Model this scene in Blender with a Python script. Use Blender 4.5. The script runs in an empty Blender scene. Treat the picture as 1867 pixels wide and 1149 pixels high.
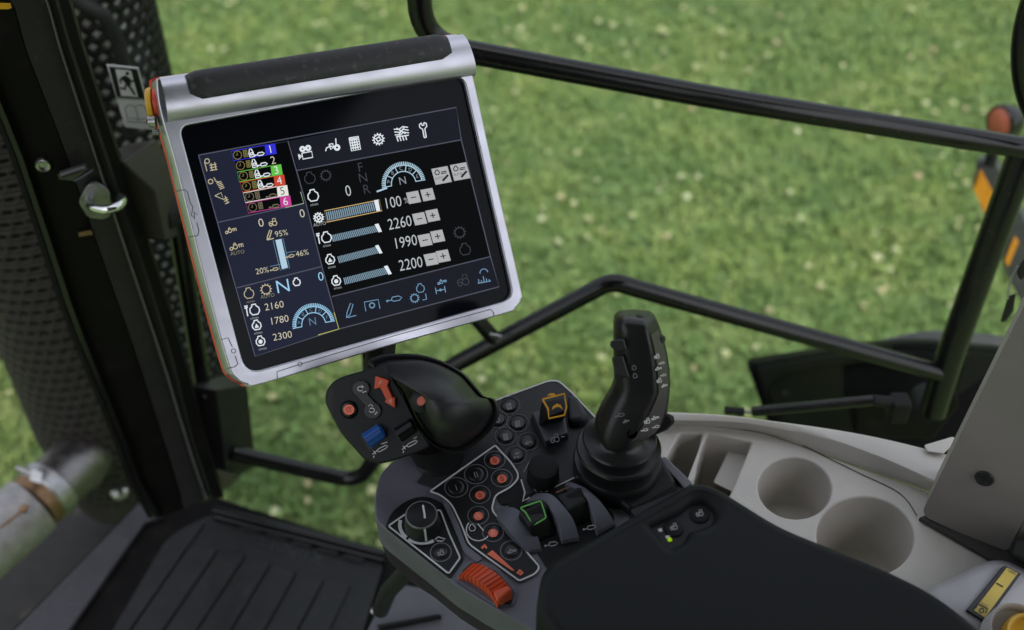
import bpy, bmesh, math, random
from mathutils import Vector, Matrix, geometry
R = math.radians
random.seed(7)
sc = bpy.context.scene
# ---------------------------------------------------------------- camera
F = 2090.0; CX, CY = 933.5, 574.5; PITCH = R(42); CAM = Vector((0, 0, 1.5))
cd = bpy.data.cameras.new('camera'); cam = bpy.data.objects.new('camera', cd); sc.collection.objects.link(cam)
cam.location = CAM; cam.rotation_euler = (R(90) - PITCH, 0, 0)
cd.sensor_width = 36; cd.lens = F * 36 / 1867; cd.clip_start = 0.02; cd.clip_end = 500
cd.dof.use_dof = True; cd.dof.focus_distance = 1.04; cd.dof.aperture_fstop = 3.9
sc.camera = cam
# ---------------------------------------------------------------- world, sun, exposure
ROOF_Y = .85
SUN_EL, SUN_AZ = 60, 165
w = bpy.data.worlds.new('World'); sc.world = w; w.use_nodes = True
nt = w.node_tree; sky = nt.nodes.new('ShaderNodeTexSky'); sky.sky_type = 'NISHITA'; sky.sun_disc = False
sky.sun_elevation = R(SUN_EL); sky.sun_rotation = R(SUN_AZ); sky.air_density = 1.2; sky.dust_density = 4
bg = nt.nodes['Background']; bg.inputs['Strength'].default_value = 0.12
hs = nt.nodes.new('ShaderNodeHueSaturation'); hs.inputs['Saturation'].default_value = 0.35
nt.links.new(sky.outputs[0], hs.inputs['Color']); nt.links.new(hs.outputs[0], bg.inputs['Color'])
sl = bpy.data.lights.new('sun', 'SUN'); sl.energy = .9; sl.angle = R(12); sl.color = (1, .96, .9)
so = bpy.data.objects.new('sun', sl); sc.collection.objects.link(so)
so.rotation_euler = (R(90 - SUN_EL), 0, R(180 - SUN_AZ)); so.location = (2, 3, 6)
sc.view_settings.view_transform = 'Standard'; sc.view_settings.look = 'None'
sc.view_settings.exposure = 1.25; sc.view_settings.gamma = 1
# ---------------------------------------------------------------- pixel <-> space
FWD = Vector((0, math.cos(PITCH), -math.sin(PITCH))); UPV = Vector((0, math.sin(PITCH), math.cos(PITCH))); RT = Vector((1, 0, 0))
def ray(px, py): return FWD + RT * ((px - CX) / F) - UPV * ((py - CY) / F)
def at_d(px, py, d): return CAM + ray(px, py) * d
def at_y(px, py, y):
    r = ray(px, py); return CAM + r * (y / r.y)
def at_z(px, py, z):
    r = ray(px, py); return CAM + r * ((z - CAM.z) / r.z)
def depth(p): return (p - CAM).dot(FWD)
class Plane:
    def __init__(s, o, n): s.o = Vector(o); s.n = Vector(n).normalized()
    def p(s, px, py, h=0):
        r = ray(px, py); return CAM + r * ((s.o + s.n * h - CAM).dot(s.n) / r.dot(s.n))
    def scale(s, px, py): return depth(s.p(px, py)) / F      # metres per pixel there
    def basis(s, px, py, d=(1, 0)):
        a = s.p(px, py); k = 8 / math.hypot(*d); u = (s.p(px + d[0] * k, py + d[1] * k) - a).normalized(); v = s.n.cross(u).normalized()
        return a, u, v
# ---------------------------------------------------------------- objects
ROOT = {}
C = sc.collection
def thing(name, label, cat, loc, group=None):
    o = bpy.data.objects.new(name, None); C.objects.link(o); o.location = loc; o.empty_display_size = .05
    o['label'] = label; o['category'] = cat
    if group: o['group'] = group
    ROOT[o.name] = Vector(loc); return o
def tag(o, label, cat, group=None):
    o['label'] = label; o['category'] = cat
    if group: o['group'] = group
    return o
def obj(name, me, mat, parent=None, smooth=35, bevel=0, seg=3, label=None):
    if isinstance(me, bmesh.types.BMesh):
        bm = me; me = bpy.data.meshes.new(name)
        bmesh.ops.recalc_face_normals(bm, faces=bm.faces); bm.to_mesh(me); bm.free()
    me.name = name
    o = bpy.data.objects.new(name, me); C.objects.link(o)
    if parent:
        loc = ROOT[parent.name]; me.transform(Matrix.Translation(-loc)); o.parent = parent; ROOT[o.name] = loc
    else:
        vs = [v.co for v in me.vertices]; c = sum(vs, Vector()) / max(1, len(vs)); c.z = min(v.z for v in vs)
        me.transform(Matrix.Translation(-c)); o.location = c; ROOT[o.name] = c
    me.materials.clear(); me.materials.append(mat)
    if smooth:
        me.polygons.foreach_set('use_smooth', [True] * len(me.polygons)); me.set_sharp_from_angle(angle=R(smooth))
    if bevel:
        m = o.modifiers.new('b', 'BEVEL'); m.width = bevel; m.segments = seg; m.limit_method = 'ANGLE'; m.angle_limit = R(38); m.harden_normals = True
        me.polygons.foreach_set('use_smooth', [True] * len(me.polygons))
    if label: o['label'] = label
    return o
# ---------------------------------------------------------------- shape helpers
def rnd(pts, r, n=5):
    """round the corners of a closed 2-D outline; r one value or a list"""
    out = []; N = len(pts)
    for i, p in enumerate(pts):
        p = Vector(p[:2]); a = Vector(pts[i - 1][:2]); b = Vector(pts[(i + 1) % N][:2])
        rr = r[i] if isinstance(r, (list, tuple)) else r
        da, db = (a - p), (b - p); la, lb = da.length, db.length
        k = min(rr, la * .48, lb * .48)
        if k < .3: out.append(p); continue
        A = p + da / la * k; B = p + db / lb * k
        for j in range(n + 1):
            t = j / n; out.append(A * (1 - t) ** 2 + p * 2 * t * (1 - t) + B * t * t)
    return out
def cat(pts, closed=True, n=6):
    """Catmull-Rom through points (any dimension)"""
    P = [Vector(p) for p in pts]; N = len(P); out = []
    for i in range(N if closed else N - 1):
        g = lambda k: P[k % N] if closed else P[max(0, min(N - 1, k))]
        a, b, c, d = g(i - 1), g(i), g(i + 1), g(i + 2)
        for j in range(n):
            t = j / n
            out.append(.5 * ((2 * b) + (c - a) * t + (2 * a - 5 * b + 4 * c - d) * t * t + (3 * b - a - 3 * c + d) * t ** 3))
    if not closed: out.append(P[-1])
    return out
def fillet(P, r, n=8):
    P = [Vector(p) for p in P]; out = [P[0]]
    for i in range(1, len(P) - 1):
        p = P[i]; a, b = P[i - 1] - p, P[i + 1] - p; k = min(r, a.length * .48, b.length * .48)
        A = p + a.normalized() * k; B = p + b.normalized() * k
        for j in range(n + 1):
            t = j / n; out.append(A * (1 - t) ** 2 + p * 2 * t * (1 - t) + B * t * t)
    out.append(P[-1]); return out
def bm_prism(bm, top, d):
    """top: 3-D outline; d: vector to the bottom"""
    a = [bm.verts.new(p) for p in top]; b = [bm.verts.new(p + d) for p in top]; n = len(top)
    bm.faces.new(a); bm.faces.new(b[::-1])
    for i in range(n): bm.faces.new((a[i], b[i], b[(i + 1) % n], a[(i + 1) % n]))
def slab_bm(pl, pts, h0, h1, bm=None):
    bm = bm or bmesh.new(); bm_prism(bm, [pl.p(p[0], p[1], h1) for p in pts], pl.n * (h0 - h1)); return bm
def slab(name, pl, pts, h0, h1, mat, parent=None, bevel=0, **k): return obj(name, slab_bm(pl, pts, h0, h1), mat, parent, bevel=bevel, **k)
def tube_bm(P, r, n=16, bm=None, caps=True):
    bm = bm or bmesh.new(); P = [Vector(p) for p in P]
    rs = r if isinstance(r, (list, tuple)) else [r] * len(P)
    rings = []; t0 = (P[1] - P[0]).normalized(); u = t0.orthogonal().normalized()
    for i, p in enumerate(P):
        t = (P[min(i + 1, len(P) - 1)] - P[max(i - 1, 0)]).normalized()
        u = (u - t * u.dot(t)).normalized(); v = t.cross(u)
        rings.append([bm.verts.new(p + (u * math.cos(2 * math.pi * k / n) + v * math.sin(2 * math.pi * k / n)) * rs[i]) for k in range(n)])
    for a, b in zip(rings, rings[1:]):
        for k in range(n): bm.faces.new((a[k], a[(k + 1) % n], b[(k + 1) % n], b[k]))
    if caps: bm.faces.new(rings[0][::-1]); bm.faces.new(rings[-1])
    return bm
def lathe_bm(o, ax, prof, n=40, bm=None):
    """profile of (radius, height) along axis ax from o"""
    bm = bm or bmesh.new(); ax = Vector(ax).normalized(); u = ax.orthogonal().normalized(); v = ax.cross(u); prev = None
    for (r, h) in prof:
        if r < 1e-6: ring = [bm.verts.new(o + ax * h)]
        else: ring = [bm.verts.new(o + ax * h + (u * math.cos(2 * math.pi * k / n) + v * math.sin(2 * math.pi * k / n)) * r) for k in range(n)]
        if prev:
            for k in range(n):
                a = prev[k % len(prev)]; b = prev[(k + 1) % len(prev)]; c = ring[(k + 1) % len(ring)]; d = ring[k % len(ring)]
                vs = []; [vs.append(x) for x in (a, b, c, d) if x not in vs]
                if len(vs) > 2: bm.faces.new(vs)
        prev = ring
    return bm
def lathe(name, pl, px, py, prof, mat, parent=None, n=40, h=0, **k):
    s = pl.scale(px, py); return obj(name, lathe_bm(pl.p(px, py) + pl.n * h, pl.n, [(r * s, hh * s) for r, hh in prof], n), mat, parent, **k)
def hull_bm(pts, bm=None):
    b2 = bmesh.new(); [b2.verts.new(p) for p in pts]; r = bmesh.ops.convex_hull(b2, input=b2.verts[:])
    bmesh.ops.delete(b2, geom=[e for e in r['geom_interior'] if isinstance(e, bmesh.types.BMVert)], context='VERTS')
    bmesh.ops.dissolve_limit(b2, angle_limit=R(3), verts=b2.verts[:], edges=b2.edges[:])
    if bm is None: return b2
    me = bpy.data.meshes.new('t'); b2.to_mesh(me); b2.free(); bm.from_mesh(me); return bm
def sheet_bm(rows, bm=None, close=False):
    bm = bm or bmesh.new(); V = [[bm.verts.new(p) for p in r] for r in rows]
    for a, b in zip(V, V[1:]):
        for i in range(len(a) - (0 if close else 1)): bm.faces.new((a[i], a[(i + 1) % len(a)], b[(i + 1) % len(a)], b[i]))
    return bm
def stroke_bm(pl, lines, wpx, h=.0008, bm=None, closed=False):
    """ribbons of given pixel width lying on the plane"""
    bm = bm or bmesh.new()
    for L in lines:
        P = [Vector(p[:2]) for p in L]
        if len(P) < 2: continue
        N = len(P); Lf = []; Rt = []
        for i, p in enumerate(P):
            a = P[(i - 1) % N] if closed or i else p; b = P[(i + 1) % N] if closed or i < N - 1 else p
            t = (b - a); t = t.normalized() if t.length > 1e-6 else Vector((1, 0)); nn = Vector((-t.y, t.x)) * wpx / 2
            Lf.append(bm.verts.new(pl.p(*(p + nn), h))); Rt.append(bm.verts.new(pl.p(*(p - nn), h)))
        for i in range(N if closed else N - 1):
            j = (i + 1) % N; bm.faces.new((Lf[i], Lf[j], Rt[j], Rt[i]))
    return bm
def fill_bm(pl, polys, h=.0008, bm=None):
    bm = bm or bmesh.new()
    for P in polys: bm.faces.new([bm.verts.new(pl.p(p[0], p[1], h)) for p in P])
    return bm
def circ(cx, cy, r, n=20, ry=None, a0=0, a1=360, tilt=0):
    ry = r if ry is None else ry; out = []
    full = abs(a1 - a0) >= 360
    for i in range(n if full else n + 1):
        a = R(a0 + (a1 - a0) * i / n); x, y = r * math.cos(a), -ry * math.sin(a); c, s = math.cos(R(tilt)), math.sin(R(tilt))
        out.append((cx + x * c + y * s, cy - x * s + y * c))
    return out
_tc = {}
def text_me(s):
    if s not in _tc:
        c = bpy.data.curves.new('t', 'FONT'); c.body = s; c.offset = -.008; c.align_x = 'CENTER'; c.align_y = 'CENTER'; c.resolution_u = 3
        o = bpy.data.objects.new('t', c); me = bpy.data.meshes.new_from_object(o); bpy.data.objects.remove(o)
        _tc[s] = ([v.co.copy() for v in me.vertices], [tuple(p.vertices) for p in me.polygons]); bpy.data.meshes.remove(me)
    return _tc[s]
def text_bm(pl, px, py, s, size, d=(1, 0), h=.0008, bm=None, sx=1.0, thick=0):
    bm = bm or bmesh.new(); a, u, v = pl.basis(px, py, d); a = pl.p(px, py, h); k = size * pl.scale(px, py) * 1.35
    vs, fs = text_me(s); V = [bm.verts.new(a + u * (c.x * k * sx) + v * (c.y * k)) for c in vs]
    for f in fs:
        try: bm.faces.new([V[i] for i in f])
        except ValueError: pass
    return bm
def plate(name, pl, outer, holes, h0, h1, mat, parent=None, bev=0.001, seg=3, **k):
    """flat plate with holes and rounded edges (2-D curve fill), top at h1"""
    o0 = pl.o + pl.n * h1; u = RT - pl.n * RT.dot(pl.n); u.normalize(); v = pl.n.cross(u)
    cu = bpy.data.curves.new('p', 'CURVE'); cu.dimensions = '2D'; cu.fill_mode = 'BOTH'
    th = (h1 - h0) / 2; cu.extrude = max(1e-5, th - bev); cu.bevel_depth = bev; cu.bevel_resolution = seg; cu.offset = -bev
    for L in [outer] + holes:
        P = [pl.p(p[0], p[1], h1) - o0 for p in L]; sp = cu.splines.new('POLY'); sp.points.add(len(P) - 1)
        for q, p in zip(sp.points, P): q.co = (p.dot(u), p.dot(v), 0, 1)
        sp.use_cyclic_u = True
    o = bpy.data.objects.new('p', cu); me = bpy.data.meshes.new_from_object(o); bpy.data.objects.remove(o)
    M = Matrix((u, v, pl.n)).transposed().to_4x4(); M.translation = o0 - pl.n * th; me.transform(M)
    return obj(name, me, mat, parent, **k)
def pillow_bm(pl, out, cen, prof, bm=None):
    """inflated outline: prof = (scale, height)"""
    rows = []
    for s, h in prof: rows.append([pl.p(cen[0] + (p[0] - cen[0]) * s, cen[1] + (p[1] - cen[1]) * s, h) for p in out])
    bm = sheet_bm(rows, bm, close=True); bm.verts.ensure_lookup_table(); n = len(out); T = len(bm.verts)
    bm.faces.new([bm.verts[T - n + i] for i in range(n)]); return bm
# ---------------------------------------------------------------- materials
def mk(name):
    m = bpy.data.materials.new(name); m.use_nodes = True; return m, m.node_tree, m.node_tree.nodes['Principled BSDF']
def noise(nt, scale, detail=3, vec=None):
    n = nt.nodes.new('ShaderNodeTexNoise'); n.inputs['Scale'].default_value = scale; n.inputs['Detail'].default_value = detail
    tc = nt.nodes.new('ShaderNodeTexCoord')
    if vec:
        mp = nt.nodes.new('ShaderNodeMapping'); mp.inputs['Scale'].default_value = vec; nt.links.new(tc.outputs['Object'], mp.inputs[0]); nt.links.new(mp.outputs[0], n.inputs['Vector'])
    else: nt.links.new(tc.outputs['Object'], n.inputs['Vector'])
    return n
def ramp(nt, src, stops):
    r = nt.nodes.new('ShaderNodeValToRGB'); e = r.color_ramp.elements
    while len(e) < len(stops): e.new(.5)
    for q, (p, c) in zip(e, stops): q.position = p; q.color = (*c, 1) if len(c) == 3 else c
    nt.links.new(src, r.inputs[0]); return r
def plastic(name, col, rough=.5, grain=900, bump=.15, var=.12, metal=0, spec=.5, coat=0, vscale=30, dust=0, dscale=140):
    m, nt, b = mk(name); b.inputs['Metallic'].default_value = metal; b.inputs['Specular IOR Level'].default_value = spec
    n = noise(nt, vscale, 5)
    lo = tuple(c * (1 - var) for c in col); hi = tuple(min(1, c * (1 + var)) for c in col)
    r = ramp(nt, n.outputs[0], [(.3, lo), (.7, hi)]); src = r.outputs[0]
    if dust:
        n3 = noise(nt, dscale, 6); r3 = ramp(nt, n3.outputs[0], [(.58, (0, 0, 0)), (.78, (dust,) * 3)])
        mx = nt.nodes.new('ShaderNodeMix'); mx.data_type = 'RGBA'; mx.inputs['B'].default_value = (.25, .22, .18, 1)
        nt.links.new(r3.outputs[0], mx.inputs['Factor']); nt.links.new(src, mx.inputs['A']); src = mx.outputs['Result']
    nt.links.new(src, b.inputs['Base Color'])
    r2 = ramp(nt, n.outputs[0], [(.3, (rough * .85,) * 3), (.7, (min(1, rough * 1.15),) * 3)]); nt.links.new(r2.outputs[0], b.inputs['Roughness'])
    if bump:
        g = noise(nt, grain, 2); bp = nt.nodes.new('ShaderNodeBump'); bp.inputs['Strength'].default_value = bump; bp.inputs['Distance'].default_value = .0006
        nt.links.new(g.outputs[0], bp.inputs['Height']); nt.links.new(bp.outputs[0], b.inputs['Normal'])
    b.inputs['Coat Weight'].default_value = coat; b.inputs['Coat Roughness'].default_value = .15
    return m
def emis(name, col, st=1.0):
    m, nt, b = mk(name); b.inputs['Base Color'].default_value = (.002, .002, .002, 1); b.inputs['Emission Color'].default_value = (*col, 1)
    b.inputs['Emission Strength'].default_value = st * .44; b.inputs['Roughness'].default_value = .12; b.inputs['Specular IOR Level'].default_value = .02; return m
BLK = plastic('black_plastic', (.013, .013, .014), .42, spec=.24)
BLKM = plastic('black_matte_rubber', (.012, .012, .0125), .55, spec=.16)
BLKG = plastic('black_gloss_paint', (.006, .006, .0065), .22, bump=.03, dust=.06, spec=.4)
BLKO = plastic('black_outer_panel', (.006, .0055, .0055), .55, spec=.10, bump=.1, dust=.04, dscale=30)
DKBRN = plastic('dark_cast_cover', (.040, .035, .031), .5, spec=.12, bump=.25, dust=.1)
STRIP = plastic('pillar_strip', (.026, .025, .026), .35, bump=.06, dust=.1, spec=.2)
PAD = plastic('armrest_vinyl', (.0125, .0140, .0145), .5, grain=1300, bump=.3, spec=.13, var=.04)
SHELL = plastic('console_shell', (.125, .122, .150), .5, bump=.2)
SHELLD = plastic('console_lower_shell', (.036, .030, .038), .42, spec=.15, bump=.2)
PANEL = plastic('console_panel_film', (.014, .014, .016), .4, spec=.2, bump=.08)
PANEL2 = plastic('console_upper_panel', (.034, .034, .038), .42, spec=.25, bump=.12)
FIN = plastic('lever_guard', (.10, .10, .125), .5, bump=.15)
MATM = plastic('floor_mat_rubber', (.022, .023, .024), .5, spec=.25, bump=.25, dust=.1)
SILL = plastic('sill_step', (.04, .039, .046), .5, dust=.2)
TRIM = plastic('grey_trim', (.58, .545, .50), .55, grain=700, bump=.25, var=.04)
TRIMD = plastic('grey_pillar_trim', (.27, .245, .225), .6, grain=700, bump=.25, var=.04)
TRIMK = plastic('dark_trim_gap', (.055, .052, .05), .6)
ORANGE = plastic('orange_plastic', (.62, .075, .022), .42, var=.06)
BLUE = plastic('blue_plastic', (.012, .075, .30), .4, var=.06)
YEL = plastic('yellow_print', (.72, .36, .02), .4, var=.05)
GRN = plastic('green_print', (.14, .48, .10), .45, var=.05)
WHT = plastic('white_print', (.62, .62, .62), .5, bump=0, var=.05)
WHTD = plastic('dim_white_print', (.25, .25, .26), .5, bump=0, var=.15, vscale=300)
ORP = plastic('orange_lit_print', (.85, .17, .09), .45, bump=0, var=.1)
AMB = plastic('amber_reflector', (.66, .27, .02), .3, var=.1)
REDR = plastic('red_reflector', (.42, .11, .06), .3, var=.1)
RED = plastic('red_paint', (.60, .05, .025), .35, bump=0)
YCAP = plastic('yellow_cap', (.66, .36, .015), .4)
LABY = plastic('yellow_label', (.62, .46, .07), .45, bump=0)
INK = plastic('black_ink', (.012, .012, .012), .5, bump=0)
WHC = plastic('white_collar', (.55, .54, .55), .35, bump=.05)
GREYL = plastic('pale_grey_housing', (.40, .39, .41), .45, bump=.1, var=.05)
def metal(name, col, rough, sc3=(3, 3, 200), var=.25, rust=0, mt_=.95):
    m, nt, b = mk(name); b.inputs['Metallic'].default_value = mt_
    n = noise(nt, 12, 4, sc3); r = ramp(nt, n.outputs[0], [(.3, tuple(c * (1 - var) for c in col)), (.7, col)]); src = r.outputs[0]
    if rust:
        n3 = noise(nt, 22, 6); r3 = ramp(nt, n3.outputs[0], [(.45, (0, 0, 0)), (.7, (rust,) * 3)])
        mx = nt.nodes.new('ShaderNodeMix'); mx.data_type = 'RGBA'; mx.inputs['B'].default_value = (.17, .10, .06, 1)
        nt.links.new(r3.outputs[0], mx.inputs['Factor']); nt.links.new(src, mx.inputs['A']); src = mx.outputs['Result']
    nt.links.new(src, b.inputs['Base Color'])
    r2 = ramp(nt, n.outputs[0], [(.3, (rough * .8,) * 3), (.7, (rough * 1.2,) * 3)]); nt.links.new(r2.outputs[0], b.inputs['Roughness']); return m
ALU = metal('brushed_aluminium', (.62, .61, .68), .34, (.3, 5, 5), .04, mt_=.85)
STEEL = metal('scratched_steel', (.42, .42, .43), .35, (6, 6, 6), .4)
ZINC = metal('zinc_steel', (.55, .55, .56), .28, (9, 9, 9), .5)
PIPE = metal('exhaust_pipe_steel', (.38, .37, .38), .48, (4, 4, 4), .4, rust=.3, mt_=.45)
RUSTY = metal('rusty_band', (.36, .22, .13), .5, (10, 10, 10), .5, rust=.6)
MUFF = metal('muffler_steel', (.55, .53, .5), .5, (4, 4, 4), .4, rust=.4)
SHIELD = plastic('heat_shield', (.034, .031, .029), .5, bump=.05, dust=.1, spec=.12)
SOOT = plastic('dark_underbody', (.012, .011, .010), .7, dust=.35, dscale=7)
TYRE = plastic('tyre_rubber', (.012, .012, .012), .8, dust=.2)
# screen
def glassblack():
    m, nt, b = mk('screen_glass'); b.inputs['Base Color'].default_value = (.004, .005, .008, 1); b.inputs['Roughness'].default_value = .08; b.inputs['Specular IOR Level'].default_value = .09; return m
SGL = glassblack()
EW = emis('lit_white', (.72, .78, .82)); ED = emis('lit_dim', (.045, .05, .06)); ET = emis('lit_tan', (.52, .46, .30)); ETD = emis('lit_dim_tan', (.16, .14, .09))
EFT = emis('lit_footer', (.17, .33, .50)); EB = emis('lit_pale_blue', (.32, .60, .82)); EBD = emis('lit_steel_blue', (.12, .22, .32)); ELN = emis('lit_divider', (.075, .08, .11)); ESKY = emis('painted_sky_reflection', (.014, .017, .034)); EDISR = emis('lit_display_bar', (.010, .011, .018))
EBLK = emis('display_black', (.0012, .0016, .002)); EBTN = emis('lit_grey_button', (.40, .41, .42)); EINK = emis('display_ink', (.02, .02, .025))
EC = dict(blue=emis('lit_blue', (.03, .03, .62)), green=emis('lit_green', (.12, .50, .06)), red=emis('lit_red', (.55, .06, .03)), white=emis('lit_row_white', (.75, .75, .7)), magenta=emis('lit_magenta', (.52, .05, .28)), yellow=emis('lit_yellow_line', (.40, .42, .08)))
# ================================================================ GROUND
m, nt, b = mk('meadow_soil'); n = noise(nt, 3.5, 8); r = ramp(nt, n.outputs[0], [(.35, (.070, .12, .04)), (.5, (.10, .155, .048)), (.68, (.14, .185, .065))])
nt.links.new(r.outputs[0], b.inputs['Base Color']); b.inputs['Roughness'].default_value = .9; SOIL = m
GZ = -1.35
bm = bmesh.new(); bmesh.ops.create_grid(bm, x_segments=1, y_segments=1, size=200); bm.transform(Matrix.Translation((0, 50, GZ)))
g = obj('ground', bm, SOIL); g['kind'] = 'structure'
def grass():
    m, nt, b = mk('grass_blades'); n = noise(nt, 1.6, 6); n2 = noise(nt, 9, 4)
    r = ramp(nt, n2.outputs[0], [(.3, (.088, .148, .044)), (.5, (.136, .202, .060)), (.72, (.206, .254, .094))])
    r1 = ramp(nt, n.outputs[0], [(.36, (.78, .86, .88)), (.5, (.98, 1, 1)), (.62, (1.16, 1.10, 1))])
    mx = nt.nodes.new('ShaderNodeMix'); mx.data_type = 'RGBA'; mx.blend_type = 'MULTIPLY'; mx.inputs['Factor'].default_value = 1
    nt.links.new(r.outputs[0], mx.inputs['A']); nt.links.new(r1.outputs[0], mx.inputs['B']); nt.links.new(mx.outputs['Result'], b.inputs['Base Color'])
    b.inputs['Roughness'].default_value = .7; b.inputs['Specular IOR Level'].default_value = .2
    b.inputs['Subsurface Weight'].default_value = 0
    vs = []; fs = []; U = random.uniform
    def blade(x, y, h):
        a = U(0, 6.283); l = U(.1, .9) * h; wd = U(.003, .007); dx, dy = math.cos(a), math.sin(a)
        k = len(vs); bx, by = -dy * wd, dx * wd
        vs.extend([(x - bx, y - by, GZ), (x + bx, y + by, GZ), (x + dx * l * .4 + bx * .8, y + dy * l * .4 + by * .8, GZ + h * .65), (x + dx * l * .4 - bx * .8, y + dy * l * .4 - by * .8, GZ + h * .65), (x + dx * l, y + dy * l, GZ + h)])
        fs.append((k, k + 1, k + 2, k + 3)); fs.append((k + 3, k + 2, k + 4))
    def leaf(x, y, h):       # clover leaflets, flat
        for q in range(3):
            a = U(0, 6.283); k = len(vs); s = U(.006, .012); z = GZ + h + U(-.01, .01); c0 = (x + math.cos(a) * s, y + math.sin(a) * s)
            for t in range(5):
                b_ = a + t * 1.2566; vs.append((c0[0] + math.cos(b_) * s, c0[1] + math.sin(b_) * s, z + U(-.004, .004)))
            fs.append((k, k + 1, k + 2, k + 3, k + 4))
    for i in range(120000):
        y = 1.6 + 5.8 * U(0, 1) ** .9; x = U(-1, 1) * (1.0 + y * .62)
        blade(x, y, U(.02, .058))
        if i % 9 == 0: leaf(x + U(-.05, .05), y + U(-.05, .05), U(.02, .045))
    for i in range(45000): blade(U(-9, 9), 1.2 + U(0, 1) * 11, U(.03, .065))
    me = bpy.data.meshes.new('grass'); me.from_pydata(vs, [], fs)
    o = obj('grass', me, m, smooth=0); o['kind'] = 'stuff'; o['label'] = 'short green grass and clover leaves covering the meadow'; o['category'] = 'grass'
    m, nt, b = mk('clover_flower'); n = noise(nt, 5, 2); r = ramp(nt, n.outputs[0], [(.33, (.33, .26, .15)), (.45, (.32, .34, .16)), (.7, (.40, .42, .26))])
    nt.links.new(r.outputs[0], b.inputs['Base Color']); b.inputs['Roughness'].default_value = .8
    ico = bmesh.new(); bmesh.ops.create_icosphere(ico, subdivisions=1, radius=1); iv = [v.co.copy() for v in ico.verts]; jf = [[v.index for v in f.verts] for f in ico.faces]; ico.free()
    vs = []; fs = []; cl = [(U(-5, 5), 1.6 + U(0, 6.5), U(.1, .5)) for _ in range(170)]
    for i in range(2000):
        if i % 3: c = random.choice(cl); x, y = c[0] + random.gauss(0, c[2]), c[1] + random.gauss(0, c[2])
        else: x, y = U(-5, 5), 1.6 + U(0, 6.5)
        k = len(vs); s = U(.006, .019); z = GZ + U(.03, .065)
        vs.extend([(x + c.x * s * U(.8, 1.2), y + c.y * s * U(.8, 1.2), z + c.z * s * .8) for c in iv]); fs.extend([tuple(k + q for q in f) for f in jf])
    me = bpy.data.meshes.new('clover_flowers'); me.from_pydata(vs, [], fs)
    o = obj('clover_flowers', me, m); o['kind'] = 'stuff'; o['label'] = 'pale pink and cream clover heads dotted through the grass'; o['category'] = 'flowers'
grass()
# ---------------------------------------------------------------- unseen roof slab, added to shade the cab interior
bm = hull_bm([Vector((x, y, z)) for x in (-1.0, 1.25) for y, z in ((-1.3, 2.0), (ROOF_Y, 2.0), (ROOF_Y - .1, 2.15), (-1.3, 2.15))])
tag(obj('roof_light_blocker', bm, plastic('roof_blocker_grey', (.09, .09, .085), .8), bevel=.02), 'unseen dark grey roof slab added over the driving seat to shade the interior', 'roof')
bm = hull_bm([Vector((x, y, z)) for x in (-1.0, 1.25) for y in (-1.3, -1.22) for z in (-.1, 1.98)])
tag(obj('rear_light_blocker', bm, plastic('rear_blocker_grey', (.05, .05, .05), .8), bevel=.01), 'unseen dark wall added behind the driving seat to block bright sky', 'wall')  # unseen wall added to keep bright sky out of the cab's reflections
# ================================================================ EXHAUST (outside, left)
def perf_bm(c, Rr, z0, z1, nc, nz, fw, fh, shape, a0=0, a1=360, taper=None):
    """cylinder wall with real holes"""
    bm = bmesh.new(); dz = (z1 - z0) / nz; da = (a1 - a0) / nc
    if shape == 'slot': ring = [(-fw, -fh * .5), (-fw * .8, -fh), (fw * .8, -fh), (fw, -fh * .5), (fw, fh * .5), (fw * .8, fh), (-fw * .8, fh), (-fw, fh * .5)]
    else: ring = [(-fw, 0), (-fw * .45, -fh * .5), (0, -fh), (fw * .45, -fh * .5), (fw, 0), (fw * .45, fh * .5), (0, fh), (-fw * .45, fh * .5)]
    outr = [(-.5, -.25), (-.5, -.5), (.5, -.5), (.5, -.25), (.5, .25), (.5, .5), (-.5, .5), (-.5, .25)] if shape == 'slot' else [(-.5, 0), (-.5, -.5), (0, -.5), (.5, -.5), (.5, 0), (.5, .5), (0, .5), (-.5, .5)]
    def P(a, z):
        rr = Rr * (taper(z) if taper else 1); return Vector((c[0] + rr * math.cos(R(a)), c[1] + rr * math.sin(R(a)), z))
    for j in range(nz):
        for i in range(nc):
            ca = a0 + (i + .5 + (.5 if j % 2 else 0)) * da; cz = z0 + (j + .5) * dz
            I = [bm.verts.new(P(ca + x * da, cz + y * dz)) for x, y in ring]; O = [bm.verts.new(P(ca + x * da, cz + y * dz)) for x, y in outr]
            for k in range(8): bm.faces.new((O[k], O[(k + 1) % 8], I[(k + 1) % 8], I[k]))
    bmesh.ops.remove_doubles(bm, verts=bm.verts, dist=.0004); return bm
# tall perforated stack shield behind the pillar
ra = at_y(275, 0, 1.62); rb = at_y(452, 860, 1.62)
stx = (ra.x + rb.x) / 2 - .105; zt = ra.z + .12; zb = rb.z
st = thing('exhaust_stack', 'tall dark perforated exhaust guard standing outside behind the black pillar', 'exhaust stack', (stx, 1.66, zb))
o = obj('heat_shield', perf_bm((stx, 1.66), .105, zb + .12, zt, 30, 56, .38, .36, 'diamond'), plastic('mesh_black', (.010, .010, .010), .5, spec=.12), st, smooth=50)
s_ = o.modifiers.new('s', 'SOLIDIFY'); s_.thickness = .003
obj('inner_pipe', lathe_bm(Vector((stx, 1.66, zb)), (0, 0, 1), [(0, .05), (.099, .05), (.099, zt - zb)], 32), plastic('bright_inner_pipe', (.75, .73, .70), .5, metal=.3, var=.4, vscale=60), st)
obj('lower_cup', lathe_bm(Vector((stx, 1.66, zb)), (0, 0, 1), [(0, -.05), (.05, -.045), (.085, -.02), (.103, .03), (.107, .12), (.104, .122)], 32), plastic('brown_cup', (.05, .042, .036), .5, dust=.3), st)
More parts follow.
